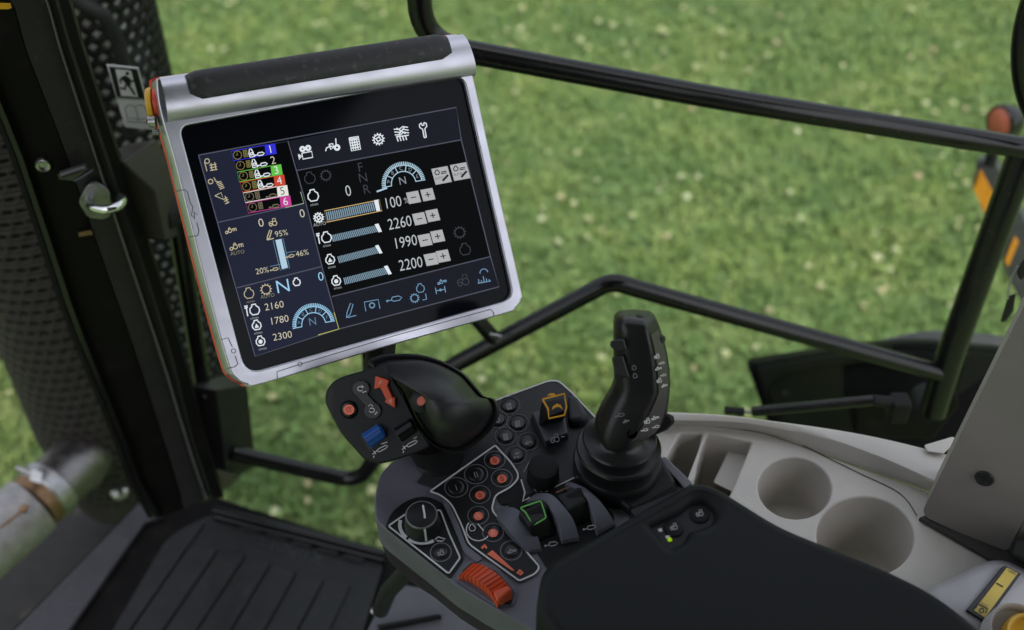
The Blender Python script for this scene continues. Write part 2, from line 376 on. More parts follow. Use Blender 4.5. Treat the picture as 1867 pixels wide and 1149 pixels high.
# slotted guard at the far left
m0 = at_y(0, 622, 1.50); mxx = m0.x + .128; MY = 1.52; MB = at_y(120, 850, MY).z - .04
mf = thing('exhaust_muffler', 'black slotted muffler guard at the left edge above the silver pipe', 'muffler', (mxx, MY, MB))
def tp(z): return 1.0 - max(0, (MB + .20 - z)) * .9
o = obj('slotted_guard', perf_bm((mxx, MY), .128, MB + .04, MB + 1.3, 20, 56, .37, .15, 'slot', a0=-175, a1=10, taper=tp), SHIELD, mf, smooth=22)
s_ = o.modifiers.new('s', 'SOLIDIFY'); s_.thickness = .004
obj('inner_drum', lathe_bm(Vector((mxx, MY, MB)), (0, 0, 1), [(0, .02), (.08, .02), (.100, .10), (.102, 1.4)], 32), plastic('drum_black', (.002, .002, .002), .9, spec=.02), mf)
obj('guard_hem', lathe_bm(Vector((mxx, MY, MB)), (0, 0, 1), [(.085, -.03), (.100, -.02), (.108, .02), (.109, .045), (.105, .045)], 40), SHIELD, mf)
# silver pipe with clamp
P0 = at_d(-70, 1035, 1.92); P1 = at_d(48, 932, 1.99); P2 = at_d(92, 888, 2.03); P3 = at_d(150, 835, 2.12); P4 = at_d(178, 780, 2.3)
pp = thing('exhaust_pipe', 'bright silver exhaust pipe with a steel band clamp entering from the left', 'pipe', P1)
s = 2.0 / F
obj('pipe', tube_bm([P0, P1 + (P2 - P1) * .25], 60 * s, 36), PIPE, pp)
dv = (P2 - P1).normalized()
obj('rusty_collar', tube_bm([P1 + dv * .012, P1 + dv * .05], 55 * s, 36), RUSTY, pp)
elb = cat([P1 + dv * .03, P2, P3, P4], False, 6)
obj('elbow', tube_bm(elb, [51 * s + (i / len(elb)) * 10 * s for i in range(len(elb))], 32), metal('dull_elbow_steel', (.26, .25, .25), .4, (4, 4, 4), .4, rust=.3), pp)
bmc = tube_bm([P1 + dv * .034, P1 + dv * .038, P1 + dv * .062, P1 + dv * .066], [56 * s, 60 * s, 60 * s, 56 * s], 36)
tube_bm([at_d(30, 852, 1.92), at_d(58, 862, 1.92), at_d(76, 870, 1.92)], [.004, .005, .009], 10, bmc)
hull_bm([at_d(x, y, d) for d in (1.91, 1.96) for x, y in ((58, 855), (78, 862), (74, 882), (54, 876))], bmc)
obj('band_clamp', bmc, STEEL, pp)
bmc = bmesh.new(); tube_bm([at_d(0, 963, 1.865), at_d(36, 935, 1.885), at_d(52, 922, 1.90)], .0025, 8, bmc); lathe_bm(at_d(44, 928, 1.895), (-.3, -.8, .6), [(0, .006), (.006, .005), (.008, 0)], 12, bmc)
obj('weld_seam', bmc, RUSTY, pp)
# dark underbody below the pipe
gp = Plane((0, 0, -.42), (0, 0, 1))
ub = slab('underbody_plate', gp, [(-150, 905), (120, 880), (262, 905), (300, 930), (30, 1160), (-150, 1200)], -.1, 0, SOOT, bevel=.01)
tag(ub, 'sooty black chassis plate under the silver pipe', 'plate')
bo = lathe_bm(at_d(217, 898, 2.2), (.2, -.8, .6), [(0, .014), (.008, .012), (.010, 0), (.016, -.004), (.016, -.02)], 12)
tag(obj('bolt', bo, ZINC), 'small zinc bolt beside the foot of the black pillar', 'bolt')
# tyre far left
tc = at_y(-60, 745, 2.6); bm = bmesh.new()
lathe_bm(tc + Vector((-.38, 0, 0)), (1, 0, 0), [(.34, -.1), (.36, 0), (.36, .28), (.33, .34), (.2, .35)], 48, bm)
for k in range(26):
    a = k / 26 * 2 * math.pi; y, z = math.cos(a) * .37, math.sin(a) * .37; t = Vector((0, -math.sin(a), math.cos(a))) * .025; q = Vector((0, math.cos(a), math.sin(a))) * .035
    c = tc + Vector((-.38, y, z)); hull_bm([c + Vector((x, 0, 0)) + t * i + q * j for x in (0, .36) for i in (-1, 1) for j in (-1, .5)], bm)
tag(obj('tyre', bm, TYRE), 'chunky black tyre tread just showing at the left edge', 'tyre')
# hose over the stack guard
hp = [at_y(x, y, 1.5) for x, y in ((95, -30), (150, 8), (190, 30), (214, 75), (228, 130), (236, 190), (240, 240))]
tag(obj('rubber_hose', tube_bm(cat(hp, False, 6), 13 * 1.72 / F, 14), BLKM), 'black rubber hose curving down over the perforated guard', 'hose')
# ================================================================ FLOOR
fp = Plane((0, 0, 0), (0, 0, 1))
bm = slab_bm(fp, [(262, 905), (300, 930), (392, 905), (700, 1003), (760, 1030), (1500, 1060), (1500, 1700), (-400, 1700), (20, 1149)], -.06, 0)
fl = obj('cab_floor', bm, BLKO, bevel=.003); tag(fl, 'black painted cab floor plate under the rubber mat', 'floor plate')
slab('sill_strip', fp, [(262, 908), (283, 930), (300, 938), (262, 952), (125, 1149), (-60, 1400), (-250, 1400), (25, 1149)], .001, .012, SILL, fl, bevel=.003)
bm = slab_bm(fp, [(388, 921), (540, 958), (700, 1000), (700, 1010), (385, 930)], 0, .03); slab_bm(fp, [(392, 935), (540, 969), (700, 1012), (700, 1022), (388, 942)], 0, .022, bm)
obj('door_sill', bm, BLKG, fl, bevel=.003)
FW = Plane((0, 0, .010), (0, 0, 1))
mt = thing('floor_mat', 'black ribbed rubber floor mat with tabs along its far edge', 'floor mat', FW.p(450, 1060))
slab('mat_base', FW, rnd([(383, 938), (700, 1022), (662, 1149), (560, 1400), (-100, 1700), (60, 1400), (172, 1200), (205, 1149), (300, 988), (330, 965)], 14), -.009, .0, MATM, mt, bevel=.002)
st_ = [((385, 937), (238, 1149)), ((403, 997), (299, 1149)), ((451, 1010), (360, 1149)), ((498, 1023), (422, 1149)), ((546, 1037), (484, 1149)), ((595, 1052), (544, 1149)), ((645, 1062), (603, 1149))]
def along(l, y): (a, b), (c, d) = l; t = (y - b) / (d - b); return (a + (c - a) * t, y)
for i in range(6):
    a, b = st_[i], st_[i + 1]; ya = max(a[0][1], 1000); y2 = 1400
    if i == 0: pts = [(395, 1000), (404, 1003)]
    tl = along(a, a[0][1] + (8 if i else 64)); tr = along(b, b[0][1] + 2)
    P = [(tl[0] + 3, tl[1] - 2), (tr[0] - 4, tr[1]), (along(b, y2)[0] - 4, y2), (along(a, y2)[0] + 3, y2)]
    slab('mat_rib', FW, rnd(P, 6), 0, .005, MATM, mt, bevel=.0018)
P = [(378, 950), along(st_[0], 1000), along(st_[0], 1300), (108, 1300), (215, 1149), (308, 995), (340, 968)]
slab('mat_rib', FW, rnd([(p[0] - 3, p[1]) for p in P], 8), 0, .005, MATM, mt, bevel=.0018)
for a, b in (((437, 955), (478, 970)), ((484, 968), (526, 984)), ((532, 982), (571, 998)), ((578, 995), (619, 1011)), ((626, 1008), (666, 1025))):
    slab('mat_tab', FW, rnd([(a[0] + 8, a[1] - 2), (b[0] + 2, b[1] - 14), (b[0] - 4, b[1]), (a[0], a[1] + 7)], 2), 0, .006, MATM, mt, bevel=.0012)
bm = text_bm(FW, 530, 1003, 'Kubota', 32, (-1, -.24), .0012)
obj('embossed_word', bm, plastic('pale_emboss', (.032, .034, .036), .4), mt)  # flat word in a slightly lighter grey than the mat
# lower housing seen below the console
lp = Plane((0, 0, .12), (0, -.15, 1))
hz = thing('seat_base_cover', 'dull grey plastic seat base cover below the control console', 'base cover', lp.p(780, 1120))
slab('cover_shell', lp, rnd([(664, 1160), (712, 1062), (790, 1075), (900, 1149), (1200, 1300), (800, 1500), (600, 1400)], 20), -.1, 0, plastic('grey_cover', (.10, .10, .115), .5), hz, bevel=.02)
slab('cover_rib', lp, [(686, 1138), (800, 1118), (806, 1122), (690, 1146)], 0, .012, BLK, hz, bevel=.002)
bm = tube_bm([at_d(770, 1010, 1.2), at_d(708, 1078, 1.30), at_d(694, 1112, 1.36)], .010, 16)
lg = obj('console_leg', bm, INK); tag(lg, 'black strut between the console and the grey seat base cover', 'strut')
ey = lathe_bm(at_d(683, 1113, 1.5), (-.2, -.7, .7), [(.0, .006), (.003, .006), (.005, .003), (.005, 0)], 16)
tag(obj('eye_bolt', ey, ZINC), 'tiny shiny eye bolt beside the mat corner', 'bolt')
# ================================================================ PILLAR (front left)
PY = 1.18
pp_ = Plane((0, PY, 0), (.25, -1, 0))
L1 = [(-40, 90), (0, 188), (35, 272), (77, 397), (139, 585), (226, 797), (263, 902), (279, 931), (292, 944)]
S1 = [(-20, -60), (24, 7), (35, 63), (111, 258), (171, 431), (251, 658), (279, 748), (322, 880), (335, 927)]
S2 = [(62, -60), (87, 7), (100, 60), (174, 286), (223, 438), (299, 665), (338, 797), (368, 890), (376, 911)]
S3 = [(80, -60), (104, 7), (117, 60), (188, 275), (244, 438), (316, 665), (348, 797), (374, 888), (384, 908)]
def resamp(L, n=14):
    L = [Vector(p) for p in L]; y0, y1 = L[0].y, L[-1].y; out = []
    for i in range(n):
        y = y0 + (y1 - y0) * i / (n - 1)
        for a, b in zip(L, L[1:]):
            if a.y <= y <= b.y + 1e-6: t = (y - a.y) / max(1e-6, b.y - a.y); out.append((a.x + (b.x - a.x) * t, y)); break
    return out
pr = thing('cab_pillar', 'broad black front pillar of the cab running down to the floor', 'pillar', at_y(335, 925, PY))
def strip(name, A, B, ha, hb, mat, th=.05, **k):
    A = resamp(A); B = resamp(B); bm = sheet_bm([[pp_.p(*p, ha) - pp_.n * th for p in A], [pp_.p(*p, ha) for p in A], [pp_.p(*p, hb) for p in B], [pp_.p(*p, hb) - pp_.n * th for p in B]])
    return obj(name, bm, mat, pr, smooth=25, **k)
off = lambda L, dx: [(p[0] + dx, p[1]) for p in L]
strip('pillar_face', L1, S1, 0, .004, BLKO)
strip('edge_seal', off(L1, -9), off(L1, 1), .008, .010, BLKG, .03)
strip('rear_gasket', off(L1, -22), off(L1, -12), -.01, -.01, BLKM, .03)
strip('centre_strip', off(S1, 2), off(S2, -3), .012, .006, STRIP)
strip('door_gasket', off(S2, -2), off(S2, 1.5), .011, .011, plastic('gasket_sheen', (.09, .09, .09), .3), .03)
strip('outer_gasket', off(S2, 4), off(S3, 0), .006, .006, BLKM, .03)
strip('outer_lip', off(S3, 2), off(S3, 24), -.01, -.02, BLKO, .02)
# pillar fittings
lathe('body_nut', pp_, 79, 297, [(0, .5), (7, 1), (8, 5), (12, 6), (14, 3), (14.5, -4)], ZINC, pr, n=24, h=.004)
hb = bmesh.new(); hull_bm([pp_.p(x, y, h) for h in (.004, .02) for x, y in ((105, 318), (150, 302), (158, 308), (135, 330), (108, 327))], hb)
tube_bm([pp_.p(136, 330, .02), pp_.p(170, 310, .02)], .0018, 8, hb); tube_bm([pp_.p(112, 318, .024), pp_.p(157, 303, .026)], .004, 8, hb)
obj('latch_lever', hb, plastic('dark_steel', (.08, .08, .085), .3, metal=.8), pr)
hb = hull_bm([pp_.p(x, y, h) for h in (.004, .016) for x, y in ((143, 424), (166, 420), (170, 428), (144, 432))]); obj('lower_latch', hb, RUSTY, pr)
hb = slab_bm(pp_, rnd([(160, 336), (178, 333), (200, 350), (205, 392), (190, 402), (160, 398), (144, 372), (146, 362)], 9), .01, .016)
lk = obj('striker_plate', hb, metal('dull_zinc', (.28, .28, .285), .42, (9, 9, 9), .4), pr, bevel=.0015)
hb = tube_bm(cat([pp_.p(162, 370, .016), pp_.p(170, 378, .04), pp_.p(195, 382, .055), pp_.p(215, 376, .05), pp_.p(224, 366, .03), pp_.p(220, 360, .012)], False, 6), .0052, 12)
obj('striker_loop', hb, metal('polished_steel', (.8, .8, .8), .15, (9, 9, 9), .1), lk)
sp = Plane(pp_.p(10, 10, .02), pp_.n)
yl = slab('warning_sticker', sp, [(-40, 5), (19, 7), (21, 15), (14, 17), (-40, 16)], -.001, 0, YCAP)
tag(yl, 'yellow sticker scrap at the very top left of the pillar', 'sticker')
# ================================================================ DOOR: tubes, hinge covers, glass
DY = 1.12
dr = thing('cab_door', 'glazed cab door with a black bent tube frame in front of the meadow', 'door', at_y(1000, 560, DY))
tw = lambda y=DY: 1.35 / F
def T(name, pts, rpx, fr=.06, mat=BLKG):
    P = [at_y(x, y, Y) for x, y, Y in pts]; r = rpx * depth(P[len(P) // 2]) / F
    return obj(name, tube_bm(fillet(P, fr), r, 20), mat, dr)
T('upper_tube', [(762, -160, DY), (766, 78, DY), (1300, 178, DY + .02), (1900, 275, DY + .03)], 21, .05)
T('lower_tube', [(425, 826, DY + .02), (655, 880, DY + .02), (700, 810, DY), (800, 680, DY), (1115, 512, DY), (1160, 526, DY), (1735, 686, DY)], 16, .045)
T('slanted_tube', [(1872, 262, DY + .055), (1735, 640, DY + .01), (1700, 752, DY - .005)], 25, .02)
T('connector_tube', [(850, 560, DY), (908, 625, DY)], 14)
T('second_connector', [(682, 600, DY), (688, 720, DY)], 24)
T('hinge_rod', [(322, 400, DY + .03), (372, 720, DY + .03)], 16)
T('weld_pin', [(893, 610, DY - .02), (914, 614, DY - .02)], 3.2, mat=ZINC)
# curved dark quarter frame at top right
T('corner_frame', [(1900, -60, DY), (1858, 60, DY), (1862, 170, DY), (1910, 260, DY)], 16, .08)
# hinge covers
def box3(front, back, yf, yb): return hull_bm([at_y(x, y, yf) for x, y in front] + [at_y(x, y, yb) for x, y in back])
obj('hinge_cover', box3([(172, 293), (223, 294), (283, 349), (302, 440), (214, 431)], [(232, 262), (285, 253), (335, 325), (350, 425), (250, 420)], 1.09, 1.19), DKBRN, dr, bevel=.004)
hc = obj('hinge_cover', box3([(346, 702), (394, 712), (412, 858), (366, 850)], [(420, 680), (452, 704), (468, 846), (440, 866), (380, 845)], 1.12, 1.19), BLK, dr, bevel=.003)
for x, y, Yb in ((211, 311, 1.088), (247, 416, 1.088), (371, 724, 1.118)):
    obj('cover_bolt', lathe_bm(at_y(x, y, Yb), (-.1, -1, .2), [(0, .004), (.004, .003), (.0055, 0), (.0055, -.004)], 14), BLKG, dr)
obj('hinge_knob', lathe_bm(at_y(322, 378, 1.16), (-.3, -1, .3), [(0, .05), (.016, .05), (.02, .045), (.021, .0)], 20), BLKM, dr)
m, nt, b = mk('window_glass'); nt.nodes.remove(b); tr = nt.nodes.new('ShaderNodeBsdfTransparent'); gl = nt.nodes.new('ShaderNodeBsdfGlossy'); gl.inputs['Roughness'].default_value = .02
mx = nt.nodes.new('ShaderNodeMixShader'); tr.inputs[0].default_value = (.97, .99, .98, 1); mx.inputs[0].default_value = .012
nt.links.new(tr.outputs[0], mx.inputs[1]); nt.links.new(gl.outputs[0], mx.inputs[2]); nt.links.new(mx.outputs[0], nt.nodes['Material Output'].inputs[0]); GLASS = m
gpn = [at_y(x, y, 1.215) for x, y in ((130, -150), (1900, -150), (1900, 600), (1700, 760), (700, 985), (392, 905))]
bm = bmesh.new(); bm_prism(bm, gpn, Vector((0, .005, 0)))
obj('window_pane', bm, GLASS, dr, smooth=0)
# exit sticker
ep = Plane(at_y(240, 180, 1.19), (0.1, -1, .1))
SG = plastic('sticker_grey', (.62, .62, .62), .5, bump=0)
es = slab('exit_sign', ep, [(194, 118), (252, 124), (282, 237), (228, 232)], -.0015, 0, SG)
tag(es, 'grey emergency exit sticker with running man and open book beside the monitor', 'sign')
es_d = fill_bm(ep, [[(199, 122), (250, 127), (264, 180), (213, 177)]], .0006); obj('black_field', es_d, INK, es)
obj('white_field', fill_bm(ep, [[(210, 126), (239, 129), (252, 177), (221, 175)]], .0012), plastic('sticker_pale', (.7, .7, .7), .5, bump=0), es)
rm = fill_bm(ep, [circ(232, 134, 3.2, 10), [(220, 141), (229, 138), (235, 142), (239, 155), (233, 158), (227, 150)], ], .0018)
stroke_bm(ep, [[(228, 140), (218, 146), (221, 152)], [(233, 142), (240, 149), (245, 147)], [(229, 154), (228, 163), (219, 160)], [(234, 156), (240, 163), (246, 173)]], 3.2, .0018, rm)
obj('running_man', rm, INK, es)
bk = stroke_bm(ep, [[(228, 197), (236, 191), (246, 195), (256, 191), (265, 196), (273, 218), (262, 216), (253, 219), (243, 215), (233, 218), (228, 197)], [(246, 195), (253, 219)], [(232, 222), (276, 224)], [(214, 179), (266, 182)]], 1.3, .0012)
obj('open_book', bk, plastic('book_line', (.06, .06, .06), .5, bump=0), es)
# ================================================================ MONITOR
nc = Vector((.45, .035, -.89)).normalized()         # camera space, x right y down z forward
mn = (RT * nc.x - UPV * nc.y + FWD * nc.z).normalized()
mp = Plane(at_d(635, 400, 1.05), mn)
U0, V0 = Vector((470, -87)).normalized(), Vector((102, 365)).normalized()
mo = thing('terminal_monitor', 'large tilted touch screen monitor in a brushed aluminium frame', 'monitor', mp.p(660, 620))
outer = cat([(286, 152), (292, 142), (345, 134), (560, 100), (800, 66), (835, 64), (846, 78), (862, 135), (905, 330), (949, 520), (951, 545), (940, 562), (915, 574), (700, 634), (480, 700), (450, 701), (430, 690), (414, 660), (370, 500), (320, 300), (293, 205)], True, 5)
inner = rnd([(327, 231), (845, 137), (937, 545), (449, 682)], [20, 22, 24, 30], 6)
plate('bezel', mp, outer, [inner], -.020, .006, ALU, mo, bev=.0014, smooth=40)
shift = lambda L, dx, dy, k=1: [(p[0] + dx, p[1] + dy) for p in L]
slab('rear_shell', mp, [(x - 9 if x < 460 else x - 3, y) for x, y in outer], -.034, -.0205, RED, mo, bevel=.002)
slab('back_housing', mp, [(620 + (x - 620) * .93, 390 + (y - 390) * .93) for x, y in outer], -.07, -.034, BLK, mo, bevel=.008)
scn = slab('screen', mp, [(x * 1.0, y) for x, y in rnd([(324, 228), (848, 134), (940, 548), (446, 686)], 20, 6)], -.006, .001, SGL, mo)
# top roll grip (rubber) and metal roll ends
def roll(name, xs, mat, r0, lift, lip=0):
    rows = []; n = 14
    for (top, bot) in xs:
        A = mp.p(top[0], top[1], 0); B = mp.p(bot[0], bot[1], 0); row = []
        for k in range(n + 1):
            t = k / n; a = math.pi * t; row.append(A + (B - A) * ((1 - math.cos(a)) / 2) + mp.n * (math.sin(a) ** .7 * r0 + lift))
        rows.append(row)
    return obj(name, sheet_bm(rows), mat, mo, smooth=60)
def lerp(a, b, t): return (a[0] + (b[0] - a[0]) * t, a[1] + (b[1] - a[1]) * t)
roll('metal_roll', [(lerp((287, 142), (838, 64), t), lerp((303, 226), (862, 140), t)) for t in [i / 12 for i in range(13)]], ALU, .013, .002)
gpts = rnd([(330, 138), (800, 66), (816, 116), (345, 194)], [6, 16, 14, 14], 6)
bm = bmesh.new(); rowsA = []
N = 24
for i in range(N + 1):
    t = i / N; e = min(1, min(t, 1 - t) * 22); e = math.sqrt(max(0, 1 - (1 - e) ** 2))
    tp_, bt = lerp((331, 134), (803, 63), t), lerp((345, 196), (817, 118), t); c = lerp(tp_, bt, .5)
    tp_ = lerp(c, tp_, .8 + .2 * e); bt = lerp(c, bt, .8 + .2 * e); A = mp.p(*tp_); B = mp.p(*bt)
    rowsA.append([A + (B - A) * ((1 - math.cos(math.pi * k / 14)) / 2) + mp.n * (math.sin(math.pi * k / 14) ** .6 * .0105 * (.86 + .14 * e) + .0065) for k in range(15)])
obj('rubber_grip', sheet_bm(rowsA), plastic('grip_rubber', (.018, .019, .020), .5, bump=.3, dust=.3), mo, smooth=60)
# side flap lines on the bezel
ETCH = plastic('etched_line', (.07, .07, .08), .5, bump=0)
for L_ in [[(321, 349), (336, 346), (342, 350), (347, 370)], [(359, 405), (363, 422), (360, 430), (345, 432)], [(347, 370), (352, 378), (349, 392), (355, 400), (354, 386), (360, 392)], [(402, 620), (416, 616), (424, 633)], [(429, 649), (434, 664), (428, 669), (414, 672)], [(506, 690), (505, 678), (545, 665), (720, 612), (895, 564), (900, 570), (901, 576)]]: obj('flap_outline', stroke_bm(mp, [L_], 1.3, .0064), ETCH, mo)
obj('flap_dot', stroke_bm(mp, [circ(426, 640, 4, 12)], 1.2, .0064, closed=True), ETCH, mo); obj('flap_dot', stroke_bm(mp, [circ(547, 664, 4, 12)], 1.2, .0064, closed=True), ETCH, mo)
# emergency stop on the side
ec = mp.p(300, 190, -.02); eu = -(mp.p(840, 100) - mp.p(300, 190)).normalized()
ez = mp.p(287, 188, -.014); eu = (-RT - FWD * .12 - UPV * .1).normalized()
obj('yellow_collar', lathe_bm(ez, eu, [(.0, .0085), (.0125, .008), (.0135, .0065), (.0135, .0035), (.008, .0025)], 28), YCAP, mo)
obj('red_stop_button', lathe_bm(ez, eu, [(.008, .0035), (.0125, .002), (.0135, -.001), (.0130, -.006), (.008, -.008)], 28), RED, mo)
bm = lathe_bm(mp.p(284, 221, -.01), eu, [(0, .008), (.005, .006), (.006, 0)], 14); lathe_bm(mp.p(290, 241, -.01), eu, [(0, .006), (.0025, .005), (.003, 0)], 12, bm)
obj('side_pin', bm, ZINC, mo)
# monitor stalk
obj('mount_arm', tube_bm([mp.p(700, 560, -.06), at_d(688, 700, 1.12)], .015, 16), BLK, mo)
# ---- display graphics (lit by the screen, except the painted sky reflection at left)
D = (470, -87)
TL, TR, BR, BL = (362, 283), (832, 196), (912, 524), (465, 650)
Hh = .0014
obj('display_field', fill_bm(mp, [[TL, (525, 257), (618, 600), BL]], Hh), ESKY, scn, smooth=0)  # faint blue emission paints the sky reflected on the left field
for q in ([(541, 311), (840, 255), (893, 468), (604, 541)], [(424, 277), (528, 258), (554, 371), (454, 391)]): obj('display_field', fill_bm(mp, [q], Hh + .0003), EBLK, scn, smooth=0)
for q in ([(527, 257), TR, (839, 254), (543, 309)], [(606, 542), (895, 469), (910, 524), (620, 599)]): obj('display_field', fill_bm(mp, [q], Hh), EDISR, scn, smooth=0)
obj('divider_line', stroke_bm(mp, [[TL, TR, (841, 255), (894, 467), (910, 523), (618, 600)], [TL, BL, (618, 600)], [(525, 257), (558, 372), (587, 486), (618, 600)], [(541, 311), (841, 255)], [(396, 406), (554, 371)], [(432, 525), (587, 486)], [(605, 541), (894, 468)]], 2.0, Hh + .0006), ELN, scn, smooth=0)
obj('corner_line', stroke_bm(mp, [[(609, 570), (618, 600), (580, 611)]], 1.6, Hh + .0009), EC['yellow'], scn, smooth=0)
T1 = dict(h=Hh + .0011)
def glyph(kind, cx, cy, s):
    """strokes of an icon, turned with the display"""
    a = math.atan2(U0.y, U0.x); ca, sa = math.cos(a), math.sin(a)
    Q = lambda x, y: (cx + s * (x * ca - y * sa), cy + s * (x * sa + y * ca))
    def ring(x, y, r, n=14): return [Q(x + r * math.cos(2 * math.pi * k / n), y + r * math.sin(2 * math.pi * k / n)) for k in range(n + 1)]
    def pl_(*p): return [Q(*q) for q in p]
    if kind == 'engine': return [pl_((-.35, -1), (.35, -1), (.35, -.72), (.75, -.35), (.8, .2), (.45, .7), (-.45, .7), (-.8, .2), (-.75, -.35), (-.35, -.72), (-.35, -1))]
    if kind == 'engtap': return glyph('engine', cx + s * .3, cy, s) + [pl_((-1.0, -.8), (-1.0, .8)), pl_((-1.3, -.9), (-.7, -.9)), pl_((-1.3, -.6), (-.75, -.6))]
    if kind == 'engA': return glyph('engine', cx, cy, s) + [pl_((-.3, .3), (0, -.3), (.3, .3), (-.3, .3)), pl_((0, -.2), (0, .25))]
    if kind == 'engB': return glyph('engine', cx, cy, s) + [ring(0, 0, .28), ring(0, 0, .12)]
    if kind == 'gear': return [ring(0, 0, .72, 20)] + [pl_((math.cos(t) * .72, math.sin(t) * .72), (math.cos(t), math.sin(t))) for t in [k * math.pi / 6 for k in range(12)]]
    if kind == 'gearx': return glyph('gear', cx, cy, s) + [ring(0, 0, .3)] + [pl_((math.cos(t) * .3, math.sin(t) * .3), (math.cos(t) * .7, math.sin(t) * .7)) for t in (.4, 1.97, 3.5, 5.1)]
    if kind == 'camera': return [ring(-.4, -.55, .36), ring(.4, -.55, .36), ring(-.4, -.55, .2), ring(.4, -.55, .2), pl_((-.6, 0), (.8, 0), (.8, .85), (-.6, .85), (-.6, 0)), pl_((-1.1, .1), (-.7, .4), (-1.1, .8), (-1.1, .1)), pl_((-1.0, .3), (-.9, .6))]
    if kind == 'tap': return [pl_((-.9, .4), (-.7, 0), (-.3, -.1)), pl_((-.3, -.4), (.2, -.4), (.2, .1), (-.2, .3), (-.3, -.4)), pl_((-.2, -.2), (.1, .05)), ring(.65, .2, .36), ring(.65, .2, .22), pl_((.6, -.2), (.7, -1))]
    if kind == 'calc': return [pl_((-.7, -1), (.7, -1), (.7, 1), (-.7, 1), (-.7, -1))] + [pl_((-.6, y), (.6, y)) for y in (-.8, -.6, -.2, .2, .6)] + [pl_((x, -.6), (x, .9)) for x in (-.35, 0, .35)]
    if kind == 'field': return [pl_((-1, y), (-.3, y + .15), (.3, y - .15), (1, y + .1)) for y in (-.9, -.5, -.1)] + [pl_((-.6, -1), (.5, 0)), pl_((.6, -1), (-.5, 0))] + [pl_((x, .2), (x + .1, .9)) for x in (-.8, -.4, 0, .4)] + [pl_((-.9, .2), (.9, .3))]
    if kind == 'wrench': return [pl_((-.15, 1), (-.15, -.2), (-.5, -.5), (-.5, -.9), (-.2, -1.1)), pl_((.15, 1), (.15, -.2), (.5, -.5), (.5, -.9), (.2, -1.1)), pl_((-.2, -1.1), (-.1, -.7), (.1, -.7), (.2, -1.1)), pl_((-.15, 1), (.15, 1))]
    if kind == 'pen': return [pl_((-.5, .9), (-.3, .2), (.4, -1), (.75, -.8), (.1, .5), (-.5, .9)), pl_((-.3, .9), (.9, .8))]
    if kind == 'pto': return [pl_((-1, .8), (-1, -.5), (1, -.5), (1, .8))] + glyph('gear', *Q(0, .15), s * .45)
    if kind == 'cyl': return [pl_((-1, .1), (-.5, .1)), ring(-1.1, .1, .12, 6), pl_((-.5, 0), (-.3, -.3), (.6, -.3), (1, 0), (.6, .3), (-.3, .3), (-.5, 0))]
    if kind == 'tractor': return [ring(-.6, .4, .3), ring(.3, .2, .5), pl_((-1, .2), (-.9, -.2), (-.1, -.3), (0, -.9), (.6, -.9), (.6, -.3))]
    if kind == 'imp': return [ring(-.8, .3, .25), ring(-.1, .1, .35), pl_((-.4, -.3), (-.1, -.6), (.1, -.2)), pl_((.5, -.2), (.6, .3)), pl_((.4, -.2), (1.2, -.2), (1.2, .3)), pl_((.9, -.2), (.9, .3))]
    if kind == 'gr': return glyph('gear', *Q(-.5, .5), s * .6) + glyph('engine', *Q(.4, -.5), s * .6) + [pl_((.9, .2), (.9, .9), (.4, .9))]
    if kind == 'axle': return [pl_((-.7, 0), (-.7, 1)), pl_((.7, 0), (.7, 1)), pl_((-.7, .5), (.7, .5)), ring(0, .5, .15, 6)] + glyph('imp', *Q(.4, -.7), s * .6)
    if kind == 'bars': return [pl_((-.8, .9), (-.8, .3)), pl_((-.4, .9), (-.4, .5)), pl_((0, .9), (0, 0)), pl_((.4, .9), (.4, .4)), pl_((.8, .9), (.8, .6)), pl_((-1, .9), (1, .9)), [Q(.2 + .6 * math.cos(t), -.5 - .6 * math.sin(t)) for t in [k * .35 for k in range(10)]]]
    if kind == 'lock': return [pl_((-.5, .9), (-.6, 0), (-.3, -.9), (.1, -.9), (.4, 0), (.5, .9), (-.5, .9)), ring(0, .2, .28)]
    if kind == 'clock': return [ring(0, 0, 1, 18), pl_((0, -.6), (0, 0), (-.4, 0))]
    if kind == 'chk': return [pl_((-.6, y), (.6, y)) for y in (-.9, -.45, 0, .45, .9)] + [pl_((x, -.9), (x, .9)) for x in (-.5, 0, .5)]
    if kind == 'rows': return [ring(-.5, -.7, .35)] + [pl_((-.9, -.6), (-.8, .8)), pl_((-.3, 0), (.8, 0)), pl_((-.3, .4), (.8, .4)), pl_((-.3, .8), (.8, .8)), pl_((0, -.3), (0, .9)), pl_((.6, -.3), (.6, .9))]
    if kind == 'scr': return [ring(-.8, -.3, .35), pl_((-.2, -.8), (0, -.2), (.5, 0))] + [pl_((0 + k * .1, .1 + k * .25), (.8 + k * .08, -.05 + k * .25)) for k in range(5)]
    if kind == 'funnel': return [pl_((-1, -.6), (0, -.9), (.2, .2), (-1, -.6)), pl_((.2, .2), (.8, 0)), pl_((.2, .5), (.9, .3)), pl_((.3, .9), (1, .7)), pl_((.5, -.3), (.7, .9))]
    return []
def icons(name, lst, mat, wpx=1.5, parent=scn, pl=mp, h=Hh + .0011):
    for k, x, y, s in lst: obj(name, stroke_bm(pl, glyph(k, x, y, s), wpx, h), mat, parent, smooth=0)
for k, x, y, s in [('camera', 558, 278, 13), ('tap', 605, 268, 14), ('calc', 647, 262, 12), ('gearx', 690, 254, 11.5), ('field', 733, 245, 13), ('wrench', 773, 238, 13)]:
    icons('menu_icon', [(k, x, y, s)], EW, 2.0)
icons('engine_icon', [('engine', 571, 358, 12), ('gearx', 581, 397, 10), ('engtap', 592, 434, 11), ('engA', 602, 474, 10), ('engB', 613, 513, 10), ('engtap', 461, 566, 11), ('engA', 468, 594, 10), ('engB', 475, 623, 10), ('engine', 541, 515, 8)], EW, 2.1)
